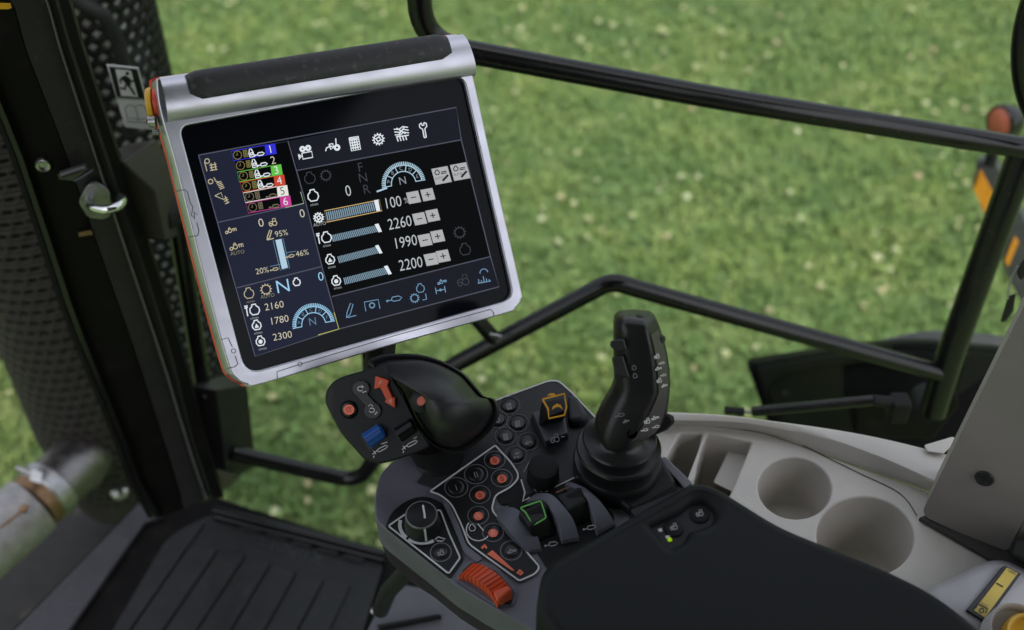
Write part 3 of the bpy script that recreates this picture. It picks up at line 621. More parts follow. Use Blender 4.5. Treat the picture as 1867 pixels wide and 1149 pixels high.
icons('tan_icon', [('rows', 385, 301, 12), ('scr', 394, 333, 12), ('funnel', 405, 362, 12), ('engine', 454, 536, 11), ('gear', 485, 528, 11), ('imp', 420, 420, 9), ('imp', 430, 449, 11), ('tractor', 498, 406, 8)], ET, 1.5)
icons('dim_icon', [('engine', 565, 326, 12), ('gear', 594, 320, 11), ('gear', 838, 424, 12), ('engine', 848, 456, 12), ('tractor', 845, 512, 12)], ED, 1.6)
for k, x, y, s in [('pen', 636, 567, 13), ('pto', 678, 555, 13), ('cyl', 720, 545, 13), ('gr', 762, 535, 15), ('axle', 802, 523, 12), ('bars', 881, 504, 12)]: icons('footer_icon', [(k, x, y, s)], EFT, 1.4)
icons('slider_icon', [('pen', 490, 429, 9)], ET, 1.8)
def texts(name, lst, mat, **k):
    for t_, x, y, z in lst: obj(name, text_bm(mp, x, y, t_, z, D, Hh + .0011, **k), mat, scn, smooth=0)
texts('readout', [('0', 635, 349, 21), ('100', 716, 370, 21), ('2260', 729, 407, 21), ('1990', 739, 442, 21), ('2200', 749, 482, 21)], emis('lit_readout', (.5, .53, .55)), sx=.84)
texts('small_readout', [('0', 551, 390, 16), ('0', 476, 407, 16), ('95%', 513, 426, 11), ('46%', 551, 462, 11), ('20%', 478, 494, 11), ('2160', 500, 558, 13.5), ('1780', 509, 584, 13.5), ('2300', 515, 613, 13.5), ('2', 498, 293, 15)], emis('lit_cream', (.60, .55, .42)), sx=1.0)
texts('caption', [('AUTO', 583, 409, 6.5), ('n/min', 573, 373, 5), ('n/min', 596, 448, 5), ('n/min', 605, 487, 5), ('n/min', 616, 525, 5), ('n/min', 464, 580, 5), ('n/min', 471, 607, 5), ('n/min', 479, 636, 5), ('%', 741, 366, 11)], emis('lit_caption', (.40, .42, .44)))
texts('tan_caption', [('AUTO', 433, 461, 7), ('AUTO', 488, 540, 7), ('n/min', 457, 550, 5)], emis('lit_tan_caption', (.26, .24, .17)))
texts('gear_letters', [('F', 657, 306, 18), ('N', 662, 325, 18), ('R', 668, 346, 18)], ED)
texts('neutral_mark', [('N', 516, 523, 25)], EB, sx=1.1); texts('zero_mark', [('0', 585, 505, 17)], EB)
# numbered rows
for i, (cn, dg) in enumerate([('blue', '1'), (None, '2'), ('green', '3'), ('red', '4'), ('white', '5'), ('magenta', '6')]):
    x, y = 492.5 + i * 5.5, 273 + i * 19
    if cn:
        q = [(x - 10, y - 8.5), (x + 9, y - 11.5), (x + 12, y + 7.5), (x - 8, y + 10.5)]
        rw = obj('row_tag', fill_bm(mp, [q], Hh + .0008), EC[cn], scn, smooth=0)
        obj('row_digit', text_bm(mp, x + .5, y, dg, 15, D, Hh + .0013), EINK if cn == 'white' else EW, rw, smooth=0)
        obj('row_outline', stroke_bm(mp, [[(x - 10, y - 8.5), (x - 71, y + 3), (x - 67, y + 20.5), (x - 8, y + 10)]], 1.2, Hh + .0009), EC[cn], rw, smooth=0)
    icons('row_clock', [('clock', x - 59.5, y + 10, 7.5), ('chk', x - 45, y + 7, 6.5)], ETD if i > 3 else emis('lit_olive', (.20, .17, .06)), 1.3)
    icons('row_symbol', ([('lock', x - 34, y + 6, 8)] if i < 4 else []) + [('cyl', x - 19, y + 8, 8.5)], EW if i < 4 else ETD, 1.9)
obj('row_frame_line', stroke_bm(mp, [[(520, 379), (554, 371), (548, 350)]], 1.2, Hh + .001), emis('lit_pale_green', (.35, .45, .3)), scn, smooth=0)
# gauges
def gauge(cx, cy, r, letters, lm, ptr):
    th0 = -math.degrees(math.atan2(U0.y, U0.x)); bm = bmesh.new()
    pt = lambda rr, a: (cx + rr * math.cos(R(a + th0)) * 1.0, cy - rr * math.sin(R(a + th0)))
    for k in range(37): a = k * 5; stroke_bm(mp, [[pt(r * .86, a), pt(r, a)]], 1.9, Hh + .0011, bm)
    stroke_bm(mp, [[pt(r * .84, a) for a in range(0, 181, 6)]], 1.6, Hh + .001, bm); stroke_bm(mp, [[pt(r * .56, a) for a in range(0, 181, 6)]], 1.6, Hh + .001, bm)
    for a in (0, 36, 72, 108, 144, 180): stroke_bm(mp, [[pt(r * .56, a), pt(r * .84, a)]], 1.5, Hh + .001, bm)
    if ptr: stroke_bm(mp, [[pt(r * .78, 184), pt(r * 1.28, 186)]], 3, Hh + .0012, bm)
    gg = obj('gauge', bm, emis('lit_gauge', lm), scn, smooth=0); bm = bmesh.new()
    for k, ch in enumerate(letters): x, y = pt(r * .70, 162 - k * 36); text_bm(mp, x, y, ch, 7, D, Hh + .0011, bm)
    text_bm(mp, cx - 2, cy - 5, 'N', 15, D, Hh + .0011, bm); obj('gauge_letters', bm, EBD if not ptr else emis('lit_gl', (.28, .32, .35)), gg, smooth=0)
gauge(736, 335, 40, 'ABCDE', (.40, .58, .70), True); gauge(572, 592, 39, 'ABCDF', (.30, .55, .75), False)
# sliders
def slider(q, outline=False):
    a, b, c, d = [Vector(p) for p in q]; bm = bmesh.new(); n = 26
    for k in range(n):
        t0, t1 = k / n, (k + .62) / n; fill_bm(mp, [[a.lerp(b, t0), a.lerp(b, t1), d.lerp(c, t1), d.lerp(c, t0)]], Hh + .001, bm)
    s_ = obj('slider', bm, None or SLM, scn, smooth=0)
    k0, k1 = a.lerp(b, .93), b + (b - a).normalized() * 1; e = (d - a) * .12
    kb = fill_bm(mp, [[k0 - e * 1.5, k1 - e * 1.5, d.lerp(c, 1) + e, d.lerp(c, .93) + e]], Hh + .0013); obj('slider_knob', kb, EW, s_, smooth=0)
    if outline: obj('slider_frame', stroke_bm(mp, [[a - e * 1.2 - Vector((2, 0)), b - e * 1.2 + Vector((3, 0)), c + e * 1.2 + Vector((3, 0)), d + e * 1.2 - Vector((2, 0))]], 1.4, Hh + .001, closed=True), emis('lit_orange_frame', (.62, .42, .18)), s_, smooth=0)
SLM = emis('lit_slider', (.20, .30, .38))
slider([(594, 387), (689, 367), (693, 382), (597, 403)], True); slider([(604, 429), (689.5, 410), (696, 421), (607, 441)]); slider([(615, 468), (689.5, 449), (697, 460), (618.5, 480)]); slider([(626, 507), (706, 486.5), (714, 498), (629, 519)])
vb = obj('slider', fill_bm(mp, [[(502, 438), (513, 435.5), (525, 488), (514, 491)]], Hh + .001), emis('lit_vbar', (.42, .58, .70)), scn, smooth=0)
obj('slider_frame', stroke_bm(mp, [[(498, 439), (516, 435), (528, 489), (511, 493)]], 1.2, Hh + .001, closed=True), EBD, vb, smooth=0)
obj('slider_mark', stroke_bm(mp, [[(522, 461), (540, 458)], [(492, 486), (512, 482)]], 1.2, Hh + .001), EBD, vb, smooth=0)
icons('slider_symbol', [('cyl', 530, 467, 7), ('cyl', 501, 491, 7)], ET, 1.5, parent=vb)
ux, uy, vx, vy = U0.x, U0.y, V0.x, V0.y
def quad(x, y, a, b): return [(x - ux * a - vx * b, y - uy * a - vy * b), (x + ux * a - vx * b, y + uy * a - vy * b), (x + ux * a + vx * b, y + uy * a + vy * b), (x - ux * a + vx * b, y - uy * a + vy * b)]
for i, (m_, p_) in enumerate([((754, 360), (780, 355)), ((765, 399), (789, 393)), ((775, 438), (798, 431)), ((786, 473), (808, 467))]):
    for ch, (x, y) in (('-', m_), ('+', p_)):
        bt = obj('screen_button', fill_bm(mp, [quad(x, y, 11.2, 10.8)], Hh + .001), EBTN, scn, smooth=0)
        L = [[(x - 5 * ux, y - 5 * uy), (x + 5 * ux, y + 5 * uy)]] + ([[(x - 5 * vx, y - 5 * vy), (x + 5 * vx, y + 5 * vy)]] if ch == '+' else [])
        obj('button_mark', stroke_bm(mp, L, 1.8, Hh + .0014), EINK, bt, smooth=0)
for x, y in ((805, 320), (839, 313)):
    bt = obj('screen_button', fill_bm(mp, [quad(x, y, 15, 15)], Hh + .001), EBTN, scn, smooth=0)
    bm = stroke_bm(mp, glyph('engine', x - 8, y - 5, 5) + [[(x - 1, y - 6), (x + 9, y - 8)], [(x - 1, y - 3), (x + 9, y - 5)]], 1.8, Hh + .0014); stroke_bm(mp, [[(x + 2, y + 10), (x + 12, y - 1)]], 4, Hh + .0014, bm)
    text_bm(mp, x - 4, y + 5, 'AUTO', 4.5, D, Hh + .0014, bm); obj('button_mark', bm, EINK, bt, smooth=0)
# ================================================================ CONSOLE
pc = Plane(at_z(900, 880, .70), (0, -math.sin(R(7)), math.cos(R(7))))
co = thing('control_console', 'dark grey armrest control console covered in round buttons and levers', 'console', pc.p(880, 930, -.09))
top = rnd([(716, 838), (690, 868), (682, 912), (684, 948), (701, 964), (770, 1018), (830, 1067), (890, 1104), (1000, 1165), (1120, 1240), (1500, 1240), (1500, 1100), (1300, 900), (1235, 866), (1090, 765), (1042, 714), (1012, 693), (903, 729), (800, 800)], [20, 12, 12, 12, 4, 3, 3, 10, 5, 5, 5, 5, 5, 5, 3, 14, 24, 3, 3], 5)
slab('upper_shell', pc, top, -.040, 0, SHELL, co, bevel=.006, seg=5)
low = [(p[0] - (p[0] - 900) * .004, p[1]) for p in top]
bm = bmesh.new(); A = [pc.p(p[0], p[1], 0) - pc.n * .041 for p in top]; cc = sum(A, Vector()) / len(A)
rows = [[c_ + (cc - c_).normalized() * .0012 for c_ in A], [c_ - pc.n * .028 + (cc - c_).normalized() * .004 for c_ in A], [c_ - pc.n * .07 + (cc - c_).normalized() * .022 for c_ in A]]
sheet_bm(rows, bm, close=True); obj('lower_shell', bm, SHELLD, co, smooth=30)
# edges: raised ridge between dial pocket and main panel
dialp = rnd([(702, 962), (712, 935), (740, 912), (775, 903), (806, 915), (824, 945), (843, 1010), (846, 1020), (820, 1056)], [6, 14, 20, 20, 16, 14, 8, 6, 6], 5)
slab('dial_pocket', pc, dialp, .0002, .0012, BLK, co, bevel=.0005)
slab('dial_panel', pc, rnd([(708, 959), (740, 937), (803, 930), (819, 973), (839, 1017), (818, 1046)], 4), .0012, .002, PANEL, co)
obj('dial_outline', stroke_bm(pc, [rnd([(708, 959), (740, 937), (803, 930), (819, 973), (839, 1017), (818, 1046)], 4, 3)], 3, .0028, closed=True), WHT, co)
mainp = rnd([(784, 896), (903, 812), (931, 842), (948, 868), (933, 887), (903, 903), (896, 929), (917, 956), (984, 1034), (976, 1046), (947, 1059), (855, 992), (841, 956), (823, 918), (802, 902)], [3, 3, 10, 16, 12, 8, 8, 6, 6, 6, 4, 8, 8, 14, 8], 5)
slab('main_panel', pc, mainp, .0002, .0022, PANEL, co, bevel=.0006)
obj('panel_outline', stroke_bm(pc, [mainp], 3.0, .003, closed=True), WHT, co)
upp = rnd([(903, 731), (1001, 694), (1018, 694), (1041, 714), (1092, 768), (1140, 860), (1049, 871), (995, 896), (953, 914), (957, 898), (950, 872), (934, 841), (904, 808), (790, 890), (760, 880), (820, 800)], [3, 6, 8, 8, 3, 3, 3, 3, 3, 3, 10, 8, 3, 3, 3, 3], 5)
slab('upper_panel', pc, upp, .0002, .0014, PANEL2, co, bevel=.0005)
for L_ in [rnd([(880, 740), (903, 730), (1001, 694), (1018, 694), (1041, 714), (1090, 766), (1091, 768), (1092, 769)], 8, 4)[4:-4], [(1049, 870), (995, 896)], [(966, 907), (953, 914), (957, 898), (950, 874)]]: obj('panel_outline', stroke_bm(pc, [L_], 2.6, .0022), WHT, co)
# ridge wall from dial pocket to wheel
rd = slab_bm(pc, rnd([(806, 912), (818, 918), (836, 955), (850, 994), (880, 1018), (870, 1026), (846, 1006), (830, 968)], 5), 0, .0035); obj('panel_ridge', rd, SHELL, co, bevel=.002)
# finger scoop beside main panel
slab('finger_scoop', pc, rnd([(905, 905), (935, 888), (951, 868), (955, 900), (945, 912), (915, 922)], 8), .0003, .0018, BLKM, co)
# buttons
BTN = plastic('button_rubber', (.010, .010, .011), .32, bump=.05)
def button(x, y, r, icon=None, col=None, txt=None, ring=True, ringmat=None, rise=4, ir=.45):
    s = pc.scale(x, y)
    prof = [(0, rise), (r * .62, rise), (r * .85, rise * .8), (r * .95, rise * .3), (r, 0)]
    bt = lathe('push_button', pc, x, y + rise * .66 * .5, prof, BTN, co, n=28, h=.0016)
    hh = .0016 + rise * s + .0005
    if ring: lathe('button_ring', pc, x, y + 1, [(r * 1.26, 0), (r * 1.31, 1.3), (r * 1.40, 1.3), (r * 1.46, 0)], ringmat or RG2, bt, n=36, h=.0016)
    bm = bmesh.new()
    if col is ORP:
        if txt: 
            fill_bm(pc, [circ(x, y, r * .62, 16, r * .55)], hh - .0002, bm); obj('button_icon', bm, ORP, bt, smooth=0); bm = text_bm(pc, x, y, txt, 11, (1, -.1), hh + .0003); obj('button_letter', bm, plastic('pale_orange', (.85, .45, .35), .5, bump=0), bt, smooth=0)
        else:
            fill_bm(pc, [circ(x, y, r * .62, 16, r * .55)], hh - .0002, bm); obj('button_icon', bm, ORP, bt, smooth=0)
            bm = stroke_bm(pc, [circ(x, y, r * .25, 8) + [circ(x, y, r * .25, 8)[0]], [(x - 3, y - 6), (x + 4, y + 5)]], 1.3, hh + .0003); obj('button_letter', bm, plastic('deep_orange', (.45, .08, .05), .5, bump=0), bt, smooth=0)
    elif txt: obj('button_letter', text_bm(pc, x, y, txt, 13, (1, -.25), hh), WHTD, bt, smooth=0)
    elif icon: obj('button_icon', stroke_bm(pc, glyph(icon, x, y, r * ir), 1.8, hh), WHTD, bt, smooth=0)
    return bt
RG = plastic('grey_ring', (.17, .17, .18), .35); RG2 = plastic('dim_ring', (.075, .075, .08), .35)
for x, y, t in ((902, 840, None), (915, 873, None), (875, 903, None), (872, 941, 'A'), (899, 972, 'B')): button(x, y, 14, col=ORP, txt=t, ringmat=RG)
for x, y, t in ((832, 890, 'I'), (868, 866, 'II')): button(x, y, 15.5, txt=t, ringmat=RG, rise=3)
button(932, 1005, 14.5, icon='imp', ringmat=RG); button(804, 1008, 14, icon='tractor', ringmat=RG)
for x, y, ic in ((928, 741, 'calc'), (907, 766, 'engine'), (944, 773, 'calc'), (922, 797, 'calc'), (963, 807, 'imp'), (941, 831, 'axle')): button(x, y, 14.5, icon=ic, rise=5, ir=.36)
bm = bmesh.new(); stroke_bm(pc, [circ(872, 966, 22, 14, 20, 140, 330)], 2, .003, bm); stroke_bm(pc, glyph('engine', 861, 963, 7), 1.5, .003, bm); stroke_bm(pc, [[(871, 955), (882, 968)]], 2, .003, bm); obj('engine_print', bm, WHT, co, smooth=0)
bm = fill_bm(pc, [[(888, 1010), (898, 1003), (938, 1040), (934, 1041)]], .003); stroke_bm(pc, [[(878, 1000), (884, 994), (887, 1000)], [(943, 1046), (948, 1040), (953, 1044), (947, 1048)]], 4.5, .003, bm); obj('speed_wedge_print', bm, ORP, co, smooth=0)
# throttle dial
dl = lathe('throttle_dial', pc, 771, 962, [(0, 42), (25.5, 42), (28.5, 40.5), (29.5, 38), (31, 20), (34, 3), (34, 0)], BLK, co, n=48, h=.002)
lathe('dial_edge_glint', pc, 771, 962, [(26.2, 41.4), (27.2, 42.6), (28.6, 41.4), (29.4, 39.6), (28.4, 39)], plastic('dial_glint_grey', (.13, .13, .14), .25), dl, n=48, h=.002)  # lighter ring added as the highlight on the dial's top edge
a0 = pc.p(771, 962) + pc.n * (.002 + 42.6 * pc.scale(771, 962))
tpn = Plane(a0, pc.n)
bm = stroke_bm(tpn, [[(771, 921), (774, 938), (774.5, 945)]], 3.6, .0002); obj('dial_pointer', bm, WHT, dl)
sc_ = pc.scale(771, 962); fv = (CAM - a0); fv = (fv - pc.n * fv.dot(pc.n)).normalized(); rv = pc.n.cross(fv).normalized()
b0 = pc.p(771, 962) + pc.n * .002
sd = (fv * .995 - rv * -.10).normalized(); sw = pc.n.cross(sd) * .0009
bm = bmesh.new(); q = [(b0 + sd * rr * sc_ + pc.n * hh * sc_) for rr, hh in ((28.6, 40.6), (30.4, 36), (31.9, 20), (34.4, 5))]
sheet_bm([[p - sw for p in q], [p + sw for p in q]], bm); obj('dial_pointer', bm, WHT, dl)
obj('dial_scale', stroke_bm(pc, [circ(770, 957, 41, 12, 33, 165, 225), circ(770, 957, 41, 12, 33, 232, 300)], 6.5, .003), WHT, co)
obj('dial_icon', stroke_bm(pc, [[(793, 984), (799, 979), (812, 983), (806, 987), (796, 986)]], 2, .003), WHT, co)
# black round knob
lathe('round_knob', pc, 990, 873, [(0, 40), (23, 40), (26.5, 38.5), (28, 34), (29, 10), (30, 0)], BLKM, co, n=40, h=.001)
obj('knob_print', stroke_bm(pc, [[(955, 861), (965, 842)], [(972, 888), (978, 897)], [(984, 893), (988, 898)]], 1.6, .0024), WHTD, co)
# yellow-rimmed rocker lever
yl_ = obj('lever_base', hull_bm([pc.p(x, y, 0) for x, y in ((966, 765), (1030, 745), (1038, 800), (996, 818))] + [pc.p(x, y, .016) for x, y in ((970, 752), (1025, 735), (1035, 790), (994, 806))]), plastic('lever_base_plastic', (.045, .047, .06), .45), co, bevel=.0015)
hp_ = [pc.p(x, y, .014) for x, y in ((982, 778), (1026, 768), (1022, 748), (984, 752))] + [pc.p(x, y, .034) for x, y in ((988, 732), (1028, 724), (1034, 748), (1001, 760))] + [pc.p(x, y, .024) for x, y in ((1002, 768), (1030, 760))]
lv = obj('lever_head', hull_bm(hp_), BLK, yl_, bevel=.002)
yp = Plane(pc.p(1012, 745, .0355), (0.05, -.42, .9))
bm = stroke_bm(yp, [[(989, 728), (1029, 718), (1033, 742), (1029, 757), (1001, 763), (999, 745), (989, 728)]], 3.4, .003); fill_bm(yp, [[(1006, 748), (1008, 741), (1015, 736), (1022, 738), (1026, 746), (1019, 742), (1012, 743)], [(997, 721), (1003, 717), (1011, 717), (1014, 722)]], .003, bm); obj('yellow_mark', bm, YEL, lv)
obj('lever_print', stroke_bm(yp, glyph('tractor', 1012, 800, 9) + [[(1023, 797), (1030, 796)]], 1.5, -.012), WHTD, yl_)
obj('panel_bump', hull_bm([pc.p(x, y, 0) for x, y in ((1032, 735), (1060, 738), (1076, 770), (1066, 782), (1036, 782))] + [pc.p(x, y, .012) for x, y in ((1036, 718), (1050, 720), (1070, 756), (1062, 764), (1038, 766))]), PANEL2, co, bevel=.004)
# lever bay: dark well, guards and two paddles
slab('lever_well', pc, rnd([(925, 918), (1000, 885), (1062, 870), (1120, 940), (1120, 975), (1000, 1040)], 6), .0003, .0016, BLKM, co)
def guard(out, h, d=.012):
    bm = bmesh.new(); n = len(out) // 2
    a = cat([(*p, 0) for p in out[:n]], False, 4); b_ = cat([(*p, 0) for p in out[n:]], False, 4)
    m_ = len(a); rows = [[], [], [], [], []]
    for i in range(m_):
        t = i / (m_ - 1); hh = h * math.sin(math.pi * (.10 + .88 * t)) ** .6; A_ = pc.p(a[i].x, a[i].y, hh); B_ = pc.p(b_[i].x, b_[i].y, hh)
        rows[0].append(A_ - pc.n * (hh + .002)); rows[1].append(A_ - pc.n * .002); rows[2].append(A_.lerp(B_, .5) - pc.n * .0012); rows[3].append(B_ - pc.n * .002); rows[4].append(B_ - pc.n * (hh + .002))
    sheet_bm(rows, bm); return obj('lever_guard', bm, FIN, co, smooth=28, bevel=.0012)
guard([(909, 925), (935, 922), (958, 938), (978, 968), (990, 1005), (905, 942), (915, 950), (928, 966), (944, 984), (964, 1008)], .014)
guard([(978, 897), (1004, 898), (1028, 920), (1047, 948), (1058, 985), (960, 912), (990, 910), (1006, 930), (1018, 955), (1026, 990)], .022)
guard([(1040, 876), (1066, 886), (1092, 908), (1110, 932), (1124, 955), (1030, 880), (1055, 893), (1072, 910), (1082, 940), (1090, 975)], .022)
def paddle(x, y, mat, col):
    pd = obj('lever_paddle',  hull_bm([pc.p(x + a, y + b, .002) for a, b in ((-34, 25), (14, 5), (40, 45), (0, 62))] + [pc.p(x + a, y + b, .020) for a, b in ((-28, 2), (12, -14), (25, 12), (-8, 30))] + [pc.p(x + a, y + b, .012) for a, b in ((-18, 22), (30, 28))]), BLK, co, bevel=.002)
    obj('paddle_face', slab_bm(Plane(pc.p(x, y, .02), (pc.n + Vector((.05, -.28, 0)))), rnd([(x - 14, y + 2), (x + 16, y - 12), (x + 22, y + 14), (x - 2, y + 28)], 4), -.002, .0012), PANEL, pd, bevel=.001)
    q = Plane(pc.p(x, y, .021), (pc.n + Vector((.05, -.28, 0))))
    if col: obj('rim_mark', stroke_bm(q, [rnd([(x - 26, y - 4), (x + 12, y - 17), (x + 22, y + 14), (x - 2, y + 28), (x - 16, y + 4)], 4, 3)], 2.6, .0016, closed=True), col, pd)
    else: obj('rim_mark', stroke_bm(q, [[(x - 30, y - 2), (x - 6, y - 12)]], 2.5, .001), plastic('rusty_print', (.12, .05, .03), .5), pd)
    obj('lever_print', stroke_bm(pc, glyph('cyl', x + 32, y + 62, 11), 1.5, .012), WHTD, pd)
paddle(974, 930, BLKG, GRN); paddle(1044, 900, BLKG, None)
# orange thumb wheel
bm = bmesh.new(); rows = [[], [], [], []]; n = 72
up = cat([(*p, 0) for p in ((862, 1027), (880, 1030), (905, 1045), (922, 1062), (934, 1078))], False, 6); lo_ = cat([(*p, 0) for p in ((836, 1050), (856, 1050), (878, 1062), (895, 1080), (908, 1102))], False, 6)
def samp(L, t): i = min(len(L) - 2, int(t * (len(L) - 1))); f_ = t * (len(L) - 1) - i; return L[i].lerp(L[i + 1], f_)
for i in range(n + 1):
    t = i / n; a, b_ = samp(up, t), samp(lo_, t); rib = .0011 * (1 if (i % 6) < 3 else 0); hh = .004 + .011 * math.sin(math.pi * (.08 + .84 * t)) + rib
    A_ = pc.p(a.x, a.y, hh); B_ = pc.p(b_.x, b_.y, hh)
    rows[0].append(A_ - pc.n * (hh + .001)); rows[1].append(A_); rows[2].append(B_); rows[3].append(B_ - pc.n * (hh + .001))
sheet_bm(rows, bm); ow = obj('thumb_wheel', bm, ORANGE, co, smooth=20)
obj('wheel_lug', hull_bm([pc.p(x, y, .004) for x, y in ((905, 1083), (928, 1074), (936, 1092), (912, 1106))] + [pc.p(x, y, .016) for x, y in ((898, 1078), (924, 1066), (933, 1074), (906, 1098))]), ORANGE, ow, bevel=.002)
slab('wheel_bed', pc, rnd([(836, 1036), (862, 1018), (905, 1030), (944, 1075), (938, 1104), (905, 1106), (830, 1056)], 8), .0003, .002, SHELL, co, bevel=.001)
slab('wheel_slot', pc, rnd([(840, 1044), (860, 1024), (904, 1040), (940, 1080), (932, 1104), (905, 1098), (870, 1060)], 6), .0021, .0028, INK, co)
# joystick mount box at right of console
jb = obj('joystick_mount', hull_bm([pc.p(x, y, 0) for x, y in ((1050, 850), (1205, 835), (1240, 900), (1150, 948), (1100, 905))] + [pc.p(x, y, .012) for x, y in ((1055, 838), (1200, 825), (1232, 880), (1148, 928), (1105, 892))]), BLK, co, bevel=.004)
obj('side_ledge', hull_bm([pc.p(x, y, h) for h in (-.01, .006) for x, y in ((1198, 838), (1212, 832), (1262, 880), (1248, 892))]), SHELL, co, bevel=.002)
# ================================================================ PALM CONTROLLER (left of console)
hp = Plane(at_d(700, 760, .98), (-.16, -.72, .66))
hc_ = thing('palm_controller', 'black palm rest control head with direction arrow and blue thumb wheel', 'hand controller', at_z(800, 850, .70))
dome = cat([(672, 664), (690, 650), (716, 646), (758, 646), (800, 656), (842, 678), (866, 703), (883, 722), (902, 728), (910, 747), (905, 768), (884, 797), (850, 821), (826, 826), (802, 820), (778, 802), (752, 764), (722, 702)], True, 4)
hq = Plane(at_d(800, 740, 1.01), (-.05, -.62, .78))
bm = pillow_bm(hq, dome, (798, 735), [(.99, -.022), (1.005, -.016), (1.005, -.010), (.99, -.005), (.965, -.003), (.93, -.004), (.90, -.006), (.885, -.003), (.87, .006), (.82, .020), (.73, .034), (.60, .047), (.45, .056), (.28, .0615), (.14, .0635), (.05, .064)])
obj('palm_dome', bm, plastic('palm_rest_skin', (.015, .015, .016), .42, bump=.2), hc_, smooth=60)
bm = pillow_bm(hq, dome, (798, 735), [(1.0, -.020), (.97, -.03), (.85, -.035)]); obj('dome_under', bm, BLKM, hc_)
face = cat([(599, 707), (593, 728), (601, 751), (622, 789), (645, 816), (662, 835), (679, 844), (702, 844), (748, 830), (782, 815), (776, 800), (762, 776), (738, 728), (716, 690), (706, 674), (691, 669), (654, 678), (616, 691)], True, 5)
bm = pillow_bm(hp, face, (685, 755), [(.97, -.022), (1.0, -.016), (1.0, -.004), (.985, -.0012), (.965, 0)]); obj('face_panel', bm, BLK, hc_, smooth=45)
neck = [at_d(790, 795, 1.04), at_d(800, 828, 1.05), pc.p(800, 842, -.01)]
obj('neck', tube_bm(neck, [.028, .024, .028], 28), BLK, hc_)
0 and obj('neck_collar', lathe_bm(pc.p(806, 846, .0), pc.n, [(.032, 0), (.031, .003), (.028, .005), (.024, .006)], 32), SHELLD, hc_)
def hbtn(x, y, r, rise=.0022, mat=BLKG, name='thumb_button'):
    s = hp.scale(x, y); return obj(name, lathe_bm(hp.p(x, y), hp.n, [(0, rise), (r * s * .8, rise), (r * s * .95, rise * .7), (r * s, 0), (r * s * 1.12, .0007), (r * s * 1.2, 0)], 28), mat, hc_)
bt = hbtn(637, 747, 14.5); obj('button_icon', fill_bm(hp, [circ(636, 747, 10, 18, 9.5)], .003), ORP, bt, smooth=0); obj('button_print', stroke_bm(hp, [circ(636, 747, 4.2, 10, 4.2, 30, 340), [(636, 747), (640, 743)]], 1.5, .0034), plastic('deep_orange2', (.4, .07, .05), .5), bt, smooth=0)
rk = obj('rocker_switch', fill_bm(hp, [], 0), BLKG, hc_) if False else None
bm = slab_bm(hp, circ(658, 709, 16, 20, 15), 0, .002); bmk = slab_bm(hp, circ(679, 749, 16, 20, 15), 0, .002, bm); hull_bm([hp.p(x, y, h) for h in (0, .0021) for x, y in ((650, 722), (668, 716), (686, 736), (668, 742))], bm)
rk = obj('rocker_switch', bm, BLKG, hc_, bevel=.0006)
bm = stroke_bm(hp, [circ(657, 709, 5, 10, 4, 20, 330), [(659, 703), (664, 706)], [(661, 716), (668, 713)], circ(678, 748, 5, 10, 4, 200, 500), [(672, 741), (676, 737), (680, 741)], [(683, 756), (688, 751)]], 1.5, .0032); obj('switch_print', bm, WHT, rk, smooth=0)
for dx in (0,):
    ar = [(684, 686), (709, 694), (706, 704), (716, 726), (720, 724), (720, 744), (701, 733), (704, 729), (693, 707), (682, 710)]
    ao = slab('direction_arrow', hp, ar, 0, .0035, ORANGE, hc_, bevel=.0008)
    bm = text_bm(hp, 693, 699, 'F', 9, (.9, .45), .0042); text_bm(hp, 712, 732, 'R', 9, (.9, .45), .0042, bm); obj('arrow_letters', bm, plastic('pale_letter', (.7, .5, .45), .5), ao, smooth=0)
def thumbw(q, mat, name):
    a, b, c, d = [Vector(p) for p in q]; rows = []; n = 24
    for i in range(n + 1):
        t = i / n; hh = .001 + .008 * math.sin(math.pi * (.08 + .84 * t)) + (.0012 if (i % 6) < 3 else 0)
        L, Rr = a.lerp(d, t), b.lerp(c, t); rows.append([hp.p(*L, hh) - hp.n * (hh + .001), hp.p(*L, hh), hp.p(*Rr, hh), hp.p(*Rr, hh) - hp.n * (hh + .001)])
    bm = sheet_bm(rows); return obj(name, bm, mat, hc_, smooth=20)
slab('wheel_recess', hp, [(657, 796), (690, 772), (706, 800), (674, 824)], 0, .0007, INK, hc_); slab('wheel_recess', hp, [(716, 784), (748, 763), (766, 792), (734, 812)], 0, .0007, INK, hc_)
thumbw([(659, 792), (687, 774), (701, 798), (676, 817)], BLUE, 'blue_wheel'); thumbw([(717, 782), (745, 764), (757, 789), (732, 806)], BLKG, 'black_wheel')
icl = lambda x, y: [[(x - 12, y + 10), (x - 4, y + 3)], [(x - 10, y + 3), (x - 6, y + 9)], [(x - 4, y + 3), (x, y - 1), (x + 12, y - 7), (x + 16, y - 6), (x + 12, y - 1), (x, y + 5), (x - 4, y + 3)], [(x + 4, y - 9), (x + 15, y - 13)], [(x - 10, y + 16), (x - 9, y + 12)]]
obj('wheel_print', stroke_bm(hp, icl(691, 819) + icl(745, 810), 1.5, .0006), WHT, hc_, smooth=0)
obj('dome_button', lathe_bm(at_d(768, 731, .958), (-.25, -.60, .68), [(0, .004), (.0055, .0035), (.0075, .002), (.010, 0), (.0105, -.01)], 24), BLK, hc_)
dbp = Plane(at_d(768, 731, .953), (-.25, -.60, .68)); obj('dome_button_mark', fill_bm(dbp, [circ(768, 731, 7.5, 14, 9, tilt=-25)], .0003), plastic('dark_orange', (.55, .12, .07), .5), hc_, smooth=0)
